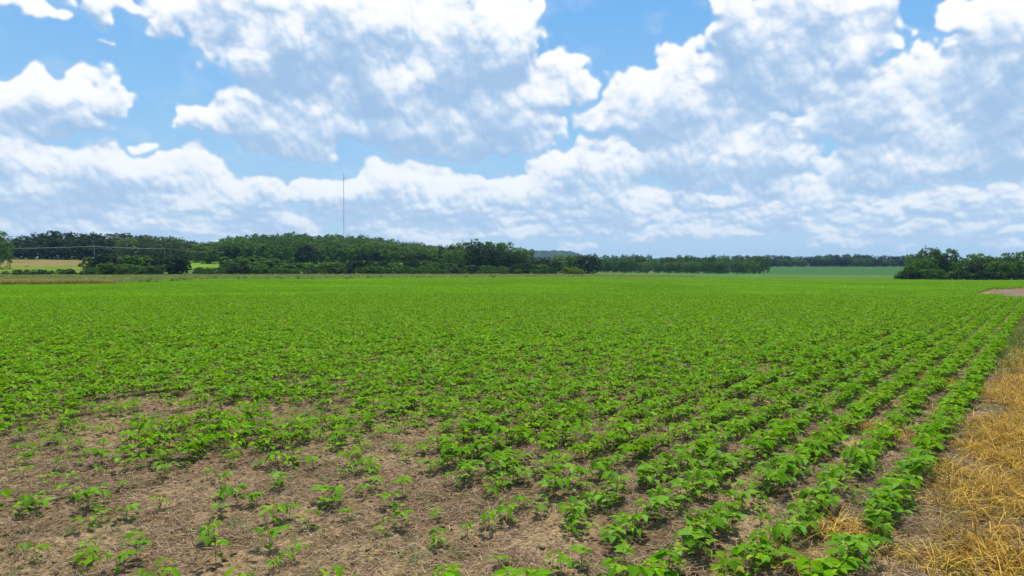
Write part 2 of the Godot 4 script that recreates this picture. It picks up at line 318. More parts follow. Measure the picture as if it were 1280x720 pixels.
func bareness(x: float, f: float) -> float:
	var b := 0.0
	if f < 14.0:
		for e in BARE:
			var dx: float = (x - e[0]) / e[2]
			var df: float = (f - e[1]) / e[3]
			var d := dx * dx + df * df
			if d < 2.2:
				b += e[4] * (1.0 - smoothstep(0.35, 2.2, d))
	b += patches.get_noise_2d(x, f) * lerpf(0.38, 0.16, smoothstep(7.0, 14.0, f))
	return clampf(b, 0.0, 1.0)

func straw_share(x: float, f: float) -> float:
	var p := row_p(x, f)
	var n: float = patches.get_noise_2d(x * 1.7 + 30.0, f * 1.7)
	var b: float = smoothstep(-0.66, -0.30, p + n * 0.25)
	for e in STRAW_SPOTS:
		var dx: float = (x - e[0]) / (e[2] * 1.3)
		var df: float = (f - e[1]) / (e[3] * 1.3)
		var d := dx * dx + df * df
		if d < 1.0:
			b = maxf(b, e[4] * (1.0 - d))
	return b

func soil_texture(seed_: int, a: Color, b: Color, c: Color, freq: float) -> NoiseTexture2D:
	var t := NoiseTexture2D.new()
	t.width = 512
	t.height = 512
	t.seamless = true
	var n = noise_of(FastNoiseLite.TYPE_SIMPLEX_SMOOTH, seed_, freq, 5, 0.65)
	t.noise = n
	var ramp := Gradient.new()
	ramp.offsets = PackedFloat32Array([0.15, 0.5, 0.85])
	ramp.colors = PackedColorArray([a, b, c])
	t.color_ramp = ramp
	return t

func bump_texture(seed_: int, freq: float) -> NoiseTexture2D:
	var t := NoiseTexture2D.new()
	t.width = 512
	t.height = 512
	t.seamless = true
	t.noise = noise_of(FastNoiseLite.TYPE_SIMPLEX_SMOOTH, seed_, freq, 5, 0.7)
	return t

func grey(v: float) -> Color:
	return Color(v, v, v).linear_to_srgb()

func ground_material() -> StandardMaterial3D:
	var m := StandardMaterial3D.new()
	m.vertex_color_use_as_albedo = true
	m.albedo_texture = soil_texture(31, Color(0.52, 0.50, 0.48), Color(0.84, 0.83, 0.82), Color(1.0, 1.0, 1.0), 0.035)
	m.uv1_triplanar = true
	m.uv1_world_triplanar = true
	m.uv1_scale = Vector3(0.9, 0.9, 0.9)
	m.heightmap_enabled = true
	m.heightmap_texture = bump_texture(33, 0.03)
	m.heightmap_scale = 1.6
	m.roughness = 0.95
	m.metallic_specular = 0.2
	return m

func tag(o, label := "", category := "", group := "", kind := ""):
	if label: o.set_meta("label", label)
	if category: o.set_meta("category", category)
	if group: o.set_meta("group", group)
	if kind: o.set_meta("kind", kind)
	return o

func mesh_of(points: PackedVector3Array, index: PackedInt32Array, colors = null, normals = null) -> ArrayMesh:
	var a := []
	a.resize(Mesh.ARRAY_MAX)
	a[Mesh.ARRAY_VERTEX] = points
	if index.size():
		a[Mesh.ARRAY_INDEX] = index
	if colors != null:
		a[Mesh.ARRAY_COLOR] = colors
	if normals != null:
		a[Mesh.ARRAY_NORMAL] = normals
	var m := ArrayMesh.new()
	m.add_surface_from_arrays(Mesh.PRIMITIVE_TRIANGLES, a)
	return m

func solid(called: String, mesh: Mesh, mat: Material, parent: Node = self) -> MeshInstance3D:
	var o := MeshInstance3D.new()
	o.name = called
	o.mesh = mesh
	o.set_surface_override_material(0, mat)
	parent.add_child(o, true)
	return o

func earth_color(x: float, f: float) -> Color:
	# what the ground is made of there: loam with litter, straw, rough grass, sown land (linear colours)
	var r := sqrt(x * x + f * f)
	var az := rad_to_deg(atan2(x, f))
	var n: float = patches.get_noise_2d(x * 1.3, f * 1.3)
	var loam := Color(0.19, 0.13, 0.075).lerp(Color(0.38, 0.28, 0.15), clampf(0.45 + n * 1.3 + 0.5 * relief_fine.get_noise_2d(x * 0.35 + 40.0, f * 0.35), 0.0, 1.0))
	var c := loam
	c = c.lerp(Color(0.20, 0.13, 0.055), straw_share(x, f) if r < 40.0 else 0.0)
	if r > 30.0:
		var edge := far_edge(az)
		var far: float = patches.get_noise_2d(x * 0.06, f * 0.06)
		if r > edge or row_p(x, f) > -0.6:
			var rough := Color(0.14, 0.15, 0.04).lerp(Color(0.085, 0.20, 0.018), clampf(0.5 + far * 1.6 + smoothstep(-30.0, -8.0, az), 0.0, 1.0))
			c = rough if r > edge + 1.0 or r > 80.0 else c
			if r > 300.0:
				c = Color(0.070, 0.19, 0.015).lerp(Color(0.11, 0.22, 0.02), clampf(0.5 + far, 0.0, 1.0))
			if az > 12.0 and r > 560.0 and r < 1000.0:
				c = Color(0.05, 0.15, 0.025)
	return c

func build_ground():
	var bearings := PackedFloat32Array()
	var b := -180.0
	while b < 180.0:
		bearings.append(b)
		b += 0.4 if absf(b) < 44.0 else (2.0 if absf(b) < 70.0 else 6.0)
	var rings := PackedFloat32Array([0.05])
	var r := 1.2
	while r < 4300.0:
		rings.append(r)
		r *= 1.007 if r < 13.0 and r > 3.0 else (1.014 if r < 40.0 else 1.03)
	var nb := bearings.size()
	var pts := PackedVector3Array()
	var cols := PackedColorArray()
	var nrm := PackedVector3Array()
	for k in rings.size():
		for a in bearings:
			var x := rings[k] * sin(deg_to_rad(a))
			var f := rings[k] * cos(deg_to_rad(a))
			pts.append(Vector3(x, ground_y(x, f), -f))
			cols.append(earth_color(x, f))
	nrm.resize(pts.size())
	var idx := PackedInt32Array()
	for k in rings.size() - 1:
		for i in nb:
			var i2 := (i + 1) % nb
			var p0 := k * nb + i
			var p1 := k * nb + i2
			var p2 := (k + 1) * nb + i2
			var p3 := (k + 1) * nb + i
			idx.append_array(PackedInt32Array([p0, p3, p2, p0, p2, p1]))
			var n := (pts[p3] - pts[p0]).cross(pts[p2] - pts[p0])
			n = n if n.y > 0.0 else -n
			n = n.normalized()
			nrm[p0] += n; nrm[p1] += n; nrm[p2] += n; nrm[p3] += n
	for k in nrm.size():
		nrm[k] = nrm[k].normalized()
	var g := solid("ground", mesh_of(pts, idx, cols, nrm), ground_material())
	tag(g, "brown loam of the soybean field running out to green land at the horizon", "ground", "", "structure")

func field_sheet(called: String, az0: float, az1: float, r0: float, r1: float, lift: float, color: Color, label: String):
	# a sown strip that follows the land
	var pts := PackedVector3Array()
	var cols := PackedColorArray()
	var idx := PackedInt32Array()
	var na := 40
	var nr := 24
	for k in nr + 1:
		for i in na + 1:
			var az := deg_to_rad(lerpf(az0, az1, float(i) / na))
			var wob: float = patches.get_noise_2d(i * 0.5, r0) * 0.03
			var rr := lerpf(r0 * (1.0 + wob), r1 * (1.0 + wob), float(k) / nr)
			var x := rr * sin(az)
			var f := rr * cos(az)
			pts.append(Vector3(x, lay(x, f) + lift, -f))
			cols.append(color * (0.9 + 0.35 * patches.get_noise_2d(x * 0.3, f * 0.05)))
	for k in nr:
		for i in na:
			var p := k * (na + 1) + i
			idx.append_array(PackedInt32Array([p, p + na + 1, p + na + 2, p, p + na + 2, p + 1]))
	var m = ground_material_plain()
	tag(solid(called, mesh_of(pts, idx, cols), m), label, "field", "", "structure")

var plain_soil = null
func ground_material_plain():
	if plain_soil == null:
		plain_soil = StandardMaterial3D.new()
		plain_soil.vertex_color_use_as_albedo = true
		plain_soil.albedo_texture = soil_texture(35, Color(0.7, 0.7, 0.7), Color(0.88, 0.88, 0.88), Color(1, 1, 1), 0.03)
		plain_soil.uv1_triplanar = true
		plain_soil.uv1_world_triplanar = true
		plain_soil.uv1_scale = Vector3(0.05, 0.05, 0.05)
		plain_soil.roughness = 0.95
		plain_soil.metallic_specular = 0.2
	return plain_soil

func build_far_fields():
	field_sheet("stubble_field", -37.0, -29.3, 352.0, 428.0, 0.25, Color(0.27, 0.21, 0.07), "strip of tan stubble in front of the dark wood")
	field_sheet("pasture", -37.0, -28.6, 285.0, 353.0, 0.35, Color(0.16, 0.24, 0.02), "yellow-green pasture below the tan stubble strip")
	field_sheet("hillside_meadow", -23.6, -20.0, 330.0, 400.0, 0.35, Color(0.17, 0.30, 0.02), "small bright green meadow glimpsed between the hedge shrubs")
	# bare earth track beside the far corner of the crop
	var pts := PackedVector3Array()
	var cols := PackedColorArray()
	var idx := PackedInt32Array()
	for k in 25:
		for i in 13:
			var s := lerpf(46.0, 82.0, k / 24.0)
			var n: float = patches.get_noise_2d(k * 0.9, i * 0.1)
			var p := lerpf(track_edge(s) + n * 0.5, 9.0, i / 12.0)
			var q := from_row(s, p)
			pts.append(Vector3(q.x, ground_y(q.x, q.y) + 0.05, -q.y))
			cols.append(Color(0.24, 0.175, 0.115) * (0.9 + 0.4 * patches.get_noise_2d(q.x, q.y)))
	for k in 24:
		for i in 12:
			var p := k * 13 + i
			idx.append_array(PackedInt32Array([p, p + 13, p + 14, p, p + 14, p + 1]))
	tag(solid("dirt_track", mesh_of(pts, idx, cols), ground_material_plain()), "patch of bare brown earth at the crop's far corner", "track", "", "structure")
	# the blue ridge far behind the trees
	pts = PackedVector3Array()
	cols = PackedColorArray()
	idx = PackedInt32Array()
	var canopy = noise_of(FastNoiseLite.TYPE_SIMPLEX_SMOOTH, 71, 0.03, 4, 0.6)
	var na := 400
	for k in 8:
		for i in na + 1:
			var az := lerpf(-14.0, 34.0, float(i) / na)
			var rr := 2500.0 + 70.0 * k
			var x := rr * sin(deg_to_rad(az))
			var f := rr * cos(deg_to_rad(az))
			var crest := 34.0 * smoothstep(7.0, 4.2, az) + 48.0 + 7.0 * sin(az * 0.6) - 14.0 * smoothstep(22.0, 34.0, az)
			var y := crest * smoothstep(0.0, 5.0, float(k)) * 0.82 + 5.0 + canopy.get_noise_2d(x, f) * 6.0
			pts.append(Vector3(x, y if k > 0 else -2.0, -f))
			cols.append(Color(0.035, 0.06, 0.02) * (1.0 + canopy.get_noise_2d(x * 2.0, f * 2.0)))
	for k in 7:
		for i in na:
			var p := k * (na + 1) + i
			idx.append_array(PackedInt32Array([p, p + na + 1, p + na + 2, p, p + na + 2, p + 1]))
	tag(solid("hill", mesh_of(pts, idx, cols), ground_material_plain()), "distant blue wooded ridge behind the far trees", "hill", "", "structure")

# ------------------------------------------------------------------ soybeans
class Bag:
	var pts := PackedVector3Array()
	var idx := PackedInt32Array()
	var cols := PackedColorArray()

func add_leaflet(g: Bag, at: Transform3D, long: float, wide: float, droop: float, fold: float, c: Color, rich := true):
	# an ovate blade, folded a little along its midrib and bent down towards the tip; it starts at the origin and points along -z
	var st := [[0.0, 0.10], [0.16, 0.74], [0.42, 1.0], [0.72, 0.66], [1.0, 0.04]] if rich else [[0.0, 0.15], [0.40, 1.0], [1.0, 0.05]]
	var base := g.pts.size()
	for q in st:
		var t: float = q[0]
		var hw: float = q[1] * wide * 0.5
		var y := -droop * long * t * t
		var up := absf(fold) * hw
		g.pts.append(at * Vector3(-hw, y + up, -t * long))
		g.pts.append(at * Vector3(0.0, y, -t * long))
		g.pts.append(at * Vector3(hw, y + up, -t * long))
		for k in 3:
			g.cols.append(c)
	for k in st.size() - 1:
		var b := base + k * 3
		g.idx.append_array(PackedInt32Array([b, b + 3, b + 4, b, b + 4, b + 1, b + 1, b + 4, b + 5, b + 1, b + 5, b + 2]))

func add_stalk(g: Bag, a: Vector3, b: Vector3, ra: float, rb: float, c: Color):
	var d := (b - a).normalized()
	var u := d.cross(Vector3.RIGHT if absf(d.x) < 0.8 else Vector3.FORWARD).normalized()
	var v := d.cross(u)
	var base := g.pts.size()
	for k in 4:
		var o := u * cos(k * PI / 2.0) + v * sin(k * PI / 2.0)
		g.pts.append(a + o * ra)
		g.pts.append(b + o * rb)
		g.cols.append(c)
		g.cols.append(c)
	for k in 4:
		var p := base + k * 2
		var q := base + ((k + 1) % 4) * 2
		g.idx.append_array(PackedInt32Array([p, p + 1, q + 1, p, q + 1, q]))

func bag_mesh(g: Bag, colored := true) -> ArrayMesh:
	return mesh_of(g.pts, g.idx, g.cols if colored else null)

const LEAF := Color(0.128, 0.305, 0.006)
const LEAF_YOUNG := Color(0.21, 0.38, 0.01)
const STALK := Color(0.16, 0.24, 0.06)

func plan_plant(rng: RandomNumberGenerator, big: float) -> Dictionary:
	# where the stem, the petioles and the leaflets of one young plant are
	var tall := rng.randf_range(0.075, 0.125) * big
	var stalks := []
	var leaves := []
	var lean := Vector3(rng.randf_range(-0.02, 0.02), 0.0, rng.randf_range(-0.02, 0.02))
	stalks.append([Vector3(0, -0.02, 0), lean + Vector3(0, tall, 0), 0.0028, 0.0016])
	var turn := rng.randf() * TAU
	for k in 2:        # the first pair of plain leaves
		var a := turn + PI * k + rng.randf_range(-0.2, 0.2)
		var b := Basis(Vector3.UP, a) * Basis(Vector3.RIGHT, rng.randf_range(-0.25, 0.35))
		var o := lean * 0.4 + Vector3(0, tall * 0.42, 0)
		var e := o + b * Vector3(0, 0.006, -0.018)
		stalks.append([o, e, 0.0013, 0.001])
		leaves.append([Transform3D(b, e), rng.randf_range(0.045, 0.06) * big, rng.randf_range(0.036, 0.045) * big, rng.randf_range(0.1, 0.4), 0])
	var n := 3 if rng.randf() < 0.7 else 2
	for k in n:        # then leaves of three leaflets on long petioles
		var a := turn + PI * 0.5 + k * 2.6 + rng.randf_range(-0.4, 0.4)
		var young := k == n - 1
		var o := lean * (0.55 + 0.2 * k) + Vector3(0, tall * (0.55 + 0.2 * k), 0)
		var reach := (rng.randf_range(0.055, 0.085) if not young else rng.randf_range(0.012, 0.03)) * big
		var rise := rng.randf_range(0.7, 1.1)
		var out := Basis(Vector3.UP, a)
		var e := o + out * Vector3(0, sin(rise), -cos(rise)) * reach
		stalks.append([o, e, 0.0014, 0.0009])
		var long := (rng.randf_range(0.062, 0.084) if not young else rng.randf_range(0.036, 0.055)) * big
		var tip := rng.randf_range(-0.45, 0.30) if not young else rng.randf_range(0.3, 0.9)
		for m in 3:
			var side := float(m - 1)
			var b := out * Basis(Vector3.UP, -side * rng.randf_range(1.15, 1.5)) * Basis(Vector3.RIGHT, tip * (1.0 if m == 1 else 0.5) + rng.randf_range(-0.35, 0.2)) * Basis(Vector3.FORWARD, rng.randf_range(-0.3, 0.3))
			var from := e + out * Vector3(side * 0.006, 0.0, -0.012 if m == 1 else 0.0)
			leaves.append([Transform3D(b, from), long * (1.0 if m == 1 else 0.9), long * rng.randf_range(0.60, 0.70), rng.randf_range(0.05, 0.40), 2 if young else 1])
	return {"stalks": stalks, "leaves": leaves}

func merged_plant(plan: Dictionary, rng: RandomNumberGenerator, rich: bool) -> ArrayMesh:
	var g := Bag.new()
	if rich:
		for s in plan.stalks:
			add_stalk(g, s[0], s[1], s[2], s[3], STALK)
	for l in plan.leaves:
		var v := rng.randf_range(0.62, 1.22)
		var c: Color = (LEAF_YOUNG if l[4] == 2 else LEAF) * v
		add_leaflet(g, l[0], l[1], l[2], l[3], 0.35, c, rich)
	return bag_mesh(g)

func leaf_material(color: Color, glow := 0.75, shine := 0.24) -> StandardMaterial3D:
	var m := StandardMaterial3D.new()
	m.albedo_color = color.linear_to_srgb()
	m.vertex_color_use_as_albedo = true
	m.roughness = 0.5
	m.metallic_specular = shine
	m.backlight_enabled = true
	m.backlight = Color(glow, glow * 0.97, glow * 0.6).linear_to_srgb()
	return m

func scatter(called: String, mesh: Mesh, mat: Material, rows: PackedFloat32Array, parent: Node = self) -> MultiMeshInstance3D:
	var mm := MultiMesh.new()
	mm.transform_format = MultiMesh.TRANSFORM_3D
	mm.use_colors = true
	mm.mesh = mesh
	mm.instance_count = rows.size() / 16
	mm.buffer = rows
	var o := MultiMeshInstance3D.new()
	o.name = called
	o.multimesh = mm
	o.material_override = mat
	parent.add_child(o, true)
	return o

func put_row(rows: PackedFloat32Array, b: Basis, o: Vector3, c: Color):
	rows.append_array(PackedFloat32Array([b.x.x, b.y.x, b.z.x, o.x, b.x.y, b.y.y, b.z.y, o.y, b.x.z, b.y.z, b.z.z, o.z, c.r, c.g, c.b, 1.0]))

const TENS := ["", "", "twenty", "thirty", "forty", "fifty", "sixty", "seventy", "eighty", "ninety"]
const FIRSTS := ["", "first", "second", "third", "fourth", "fifth", "sixth", "seventh", "eighth", "ninth", "tenth", "eleventh", "twelfth", "thirteenth", "fourteenth", "fifteenth", "sixteenth", "seventeenth", "eighteenth", "nineteenth"]
func ordinal(n: int) -> String:
	if n < 20:
		return FIRSTS[n]
	var t: String = TENS[n / 10]
	return t.substr(0, t.length() - 1) + "ieth" if n % 10 == 0 else t + "-" + FIRSTS[n % 10]

func build_crop():
	var rng := RandomNumberGenerator.new()
	rng.seed = 20240
	var kinds := 10
	var plans := []
	for k in kinds:
		plans.append(plan_plant(rng, 1.0 if k < 7 else 0.72))
	var merged := []
	var simple := []
	for k in kinds:
		merged.append(merged_plant(plans[k], rng, true))
		simple.append(merged_plant(plans[k], rng, false))
	# every plant within 46 m stands in its row
	var spots := []
	var rows := []
	var rows_far := []
	for k in kinds:
		rows.append(PackedFloat32Array())
		rows_far.append(PackedFloat32Array())
	var row := 0
	while true:
		var p := ROW_FIRST - ROW_GAP * row
		if p < -46.0:
			break
		var s := -4.0 + rng.randf() * 0.1
		while s < 46.0:
			s += rng.randf_range(0.028, 0.068)
			var q := from_row(s, p + rng.randfn(0.0, maxf(lerpf(0.05, 0.075, smoothstep(-1.5, -6.0, p)), lerpf(0.05, 0.11, smoothstep(9.0, 14.0, s)) if p < -4.0 else 0.0)))
			var f := q.y
			if f < 2.2 or absf(q.x) > f * 0.80 + 1.2:
				continue
			var r := q.length()
			if r > 46.0:
				continue
			var bare := bareness(q.x, f)
			if straw_share(q.x, f) > 0.45 and rng.randf() < 0.75:
				continue
			if rng.randf() < bare * 0.82:
				continue
			if rng.randf() < 0.05:
				continue
			spots.append([r, q.x, f, row, s, bare])
		row += 1
	# the 300 nearest that the picture shows are plants of their own
	var seen := []
	for k in spots.size():
		var d: Array = spots[k]
		if d[2] > 3.75 and d[2] < 9.5 and absf(d[1]) < d[2] * 0.69:
			seen.append([d[2], k])
	seen.sort()
	var single := {}
	for k in mini(300, seen.size()):
		single[seen[k][1]] = true
	var stem_mat := leaf_material(STALK, 0.3)
	var greens := []
	for k in 4:
		greens.append(leaf_material(LEAF * [0.62, 0.88, 1.12, 1.0][k] * Color([1.0, 0.85, 1.1, 1.0][k], 1.0, 1.0)))  # leaf variety; the darker copies have shade put into their colour
	var young := leaf_material(LEAF_YOUNG)
	# shared leaf blades and stems for the single plants
	var blades := []
	for k in 6:
		var g := Bag.new()
		add_leaflet(g, Transform3D.IDENTITY, 1.0, 1.0, 0.06 + 0.07 * k, 0.25 + 0.06 * (k % 3), Color.WHITE)
		blades.append(bag_mesh(g))
	var protos := []
	for k in kinds:
		var t := Node3D.new()
		var g := Bag.new()
		for st in plans[k].stalks:
			add_stalk(g, st[0], st[1], st[2], st[3], Color.WHITE)
		solid("stem", bag_mesh(g), stem_mat, t)
		for l in plans[k].leaves:
			var o := solid("leaf", blades[rng.randi() % 6], young if l[4] == 2 else greens[rng.randi() % 4], t)
			o.transform = l[0] * Transform3D(Basis.from_scale(Vector3(l[2], l[1], l[1])), Vector3.ZERO)
		protos.append(t)
	var by_row := {}
	for k in spots.size():
		var d: Array = spots[k]
		var small: float = lerpf(0.98, 0.80, smoothstep(0.2, 0.8, d[5]))
		var size: float = rng.randf_range(0.85, 1.2) * small * (1.0 + 0.05 * smoothstep(-5.0, -2.5, row_p(d[1], d[2])) + 0.12 * smoothstep(8.0, 14.0, d[0]))
		var kind := rng.randi() % kinds
		var basis := Basis(Vector3.UP, rng.randf() * TAU) * Basis(Vector3.RIGHT, rng.randf_range(-0.10, 0.10))
		basis = basis.scaled(Vector3(size, size * rng.randf_range(0.85, 1.15), size))
		var at := put_on(d[1], d[2], -0.004)
		if single.has(k):
			if not by_row.has(d[3]):
				by_row[d[3]] = []
			by_row[d[3]].append([d[4], kind, Transform3D(basis, at), size])
		else:
			var v := rng.randf_range(0.85, 1.18)
			var c := Color(v * rng.randf_range(0.9, 1.15), v, v * rng.randf_range(0.7, 1.1))
			put_row(rows[kind] if d[0] < 20.0 else rows_far[kind], basis, at, c)
	var numbers: Array = by_row.keys()
	numbers.sort()
	var made := 0
	for n in numbers.size():
		var list: Array = by_row[numbers[n]]
		list.sort()
		for k in list.size():
			var o: Node3D = protos[list[k][1]].duplicate()
			o.name = "soybean_plant" if made == 0 else "soybean_plant_%03d" % made
			made += 1
			add_child(o)
			o.transform = list[k][2]
			var look := "small" if list[k][3] < 0.8 else ("large" if list[k][3] > 1.08 else "young")
			tag(o, "%s soybean plant, %s from the near end of the %s row from the straw" % [look, ordinal(k + 1), ordinal(n + 1)], "soybean plant", "single soybean plants in the nearest rows")
	for t in protos:
		t.free()
	print("single plants ", made, " of ", spots.size())
	var crop := Node3D.new()
	crop.name = "soybean_crop"
	add_child(crop)
	tag(crop, "dense rows of young green soybeans covering the wide field", "crop", "", "stuff")
	var mass := leaf_material(Color.WHITE, 0.75, 0.15)
	for k in kinds:
		tag(scatter("foliage", merged[k], mass, rows[k], crop), "", "", "", "stuff")
		tag(scatter("foliage", simple[k], mass, rows_far[k], crop), "", "", "", "stuff")
	# farther off the rows are laid in stretches four rows wide
	var pieces := []
	for v in 5:
		var g := Bag.new()
		for i in 4:
			var s := -0.8
			while s < 0.8:
				s += rng.randf_range(0.042, 0.085)
				if rng.randf() < 0.06:
					continue
				var plan: Dictionary = plans[rng.randi() % 7]
				var size := rng.randf_range(0.95, 1.3)
				var t := Transform3D(Basis(Vector3.UP, rng.randf() * TAU).scaled(Vector3.ONE * size), Vector3((i - 1.5) * ROW_GAP + rng.randfn(0.0, 0.07), 0.0, s))
				var tone := rng.randf_range(0.82, 1.18)
				for l in plan.leaves:
					var c: Color = (LEAF_YOUNG if l[4] == 2 else LEAF) * (tone * rng.randf_range(0.85, 1.15))
					add_leaflet(g, t * l[0], l[1], l[2], l[3], 0.35, c, false)
		pieces.append(bag_mesh(g))
	var far := []
	for v in 5:
		far.append(PackedFloat32Array())
	var width := ROW_GAP * 4.0
	for i in range(0, 190):
		var p := ROW_FIRST - ROW_GAP * 1.5 - width * i
		var s := -60.0
		while s < 300.0:
			s += 1.55
			var q := from_row(s, p)
			if q.y < 20.0 or absf(q.x) > q.y * 0.80 + 2.0:
				continue
			var r := q.length()
			var az := rad_to_deg(atan2(q.x, q.y))
			if p > -4.6 and s > 44.0 and s < 84.0 and p - width * 0.5 > track_edge(s) - 1.5:
				continue
			if r < 45.5 or r > far_edge(az) + 6.0 * patches.get_noise_2d(az * 0.8, 0.0):
				continue
			var v: float = 1.0 + 0.22 * patches.get_noise_2d(q.x * 0.08, q.y * 0.08) + rng.randf_range(-0.06, 0.06)
			var b := Basis(Vector3.UP, -ROW_TURN + (PI if rng.randf() < 0.5 else 0.0))
			put_row(far[rng.randi() % 5], b, Vector3(q.x, lay(q.x, q.y), -q.y), Color(v, v, v))
	for v in 5:
		tag(scatter("foliage", pieces[v], mass, far[v], crop), "", "", "", "stuff")
	print("far pieces ", far[0].size() / 16 * 5)

# ------------------------------------------------------------------ dead litter, straw, rough grass
func tuft(rng: RandomNumberGenerator, count: int, reach: float, long0: float, long1: float, wide: float, rise0: float, rise1: float, bend: float, cols: Array) -> ArrayMesh:
	var g := Bag.new()
	for k in count:
		var a := rng.randf() * TAU
		var o := Vector3(rng.randf_range(-reach, reach), 0.0, rng.randf_range(-reach, reach))
		var dir := Vector3(cos(a), 0.0, sin(a))
		var across := Vector3(-sin(a), 0.0, cos(a)).rotated(dir, rng.randf_range(-0.8, 0.8))
		var rise := rng.randf_range(rise0, rise1)
		var long := rng.randf_range(long0, long1)
		var c: Color = cols[rng.randi() % cols.size()] * rng.randf_range(0.75, 1.2)
		var base := g.pts.size()
		var at := o
		var segs := 3
		for s in segs + 1:
			var t := float(s) / segs
			var hw := wide * 0.5 * (1.0 - 0.85 * t * t)
			g.pts.append(at - across * hw)
			g.pts.append(at + across * hw)
			g.cols.append(c)
			g.cols.append(c)
			var ang := rise - bend * t * rng.randf_range(0.6, 1.4)
			at += (dir * cos(ang) + Vector3.UP * sin(ang)) * long / segs
			at.y = maxf(at.y, 0.003)
		for s in segs:
			var p := base + s * 2
			g.idx.append_array(PackedInt32Array([p, p + 2, p + 3, p, p + 3, p + 1]))
	return bag_mesh(g)

func clod(rng: RandomNumberGenerator) -> ArrayMesh:
	var s := SphereMesh.new()
	s.radial_segments = 7
	s.rings = 4
	var a := s.get_mesh_arrays()
	var pts: PackedVector3Array = a[Mesh.ARRAY_VERTEX]
	var jit := {}
	for k in pts.size():
		var key := (pts[k] * 50.0).round()
		if not jit.has(key):
			jit[key] = rng.randf_range(0.65, 1.2)
		pts[k] = pts[k] * jit[key] * Vector3(2.0, 1.2, 2.0)
	var cols := PackedColorArray()
	cols.resize(pts.size())
	cols.fill(Color.WHITE)
	return mesh_of(pts, a[Mesh.ARRAY_INDEX], cols)

func dry_material(glow: float) -> StandardMaterial3D:
	var m := StandardMaterial3D.new()
	m.vertex_color_use_as_albedo = true
	m.roughness = 0.7
	m.metallic_specular = 0.35
	m.backlight_enabled = true
	m.backlight = Color(glow, glow, glow * 0.8).linear_to_srgb()
	return m

func rand_basis(rng: RandomNumberGenerator, size: float) -> Basis:
	return Basis(Vector3.UP, rng.randf() * TAU).scaled(Vector3(size, size * rng.randf_range(0.8, 1.25), size))

func stuff(called: String, label: String, category: String) -> Node3D:
	var o := Node3D.new()
	o.name = called
	add_child(o)
	tag(o, label, category, "", "stuff")
	return o

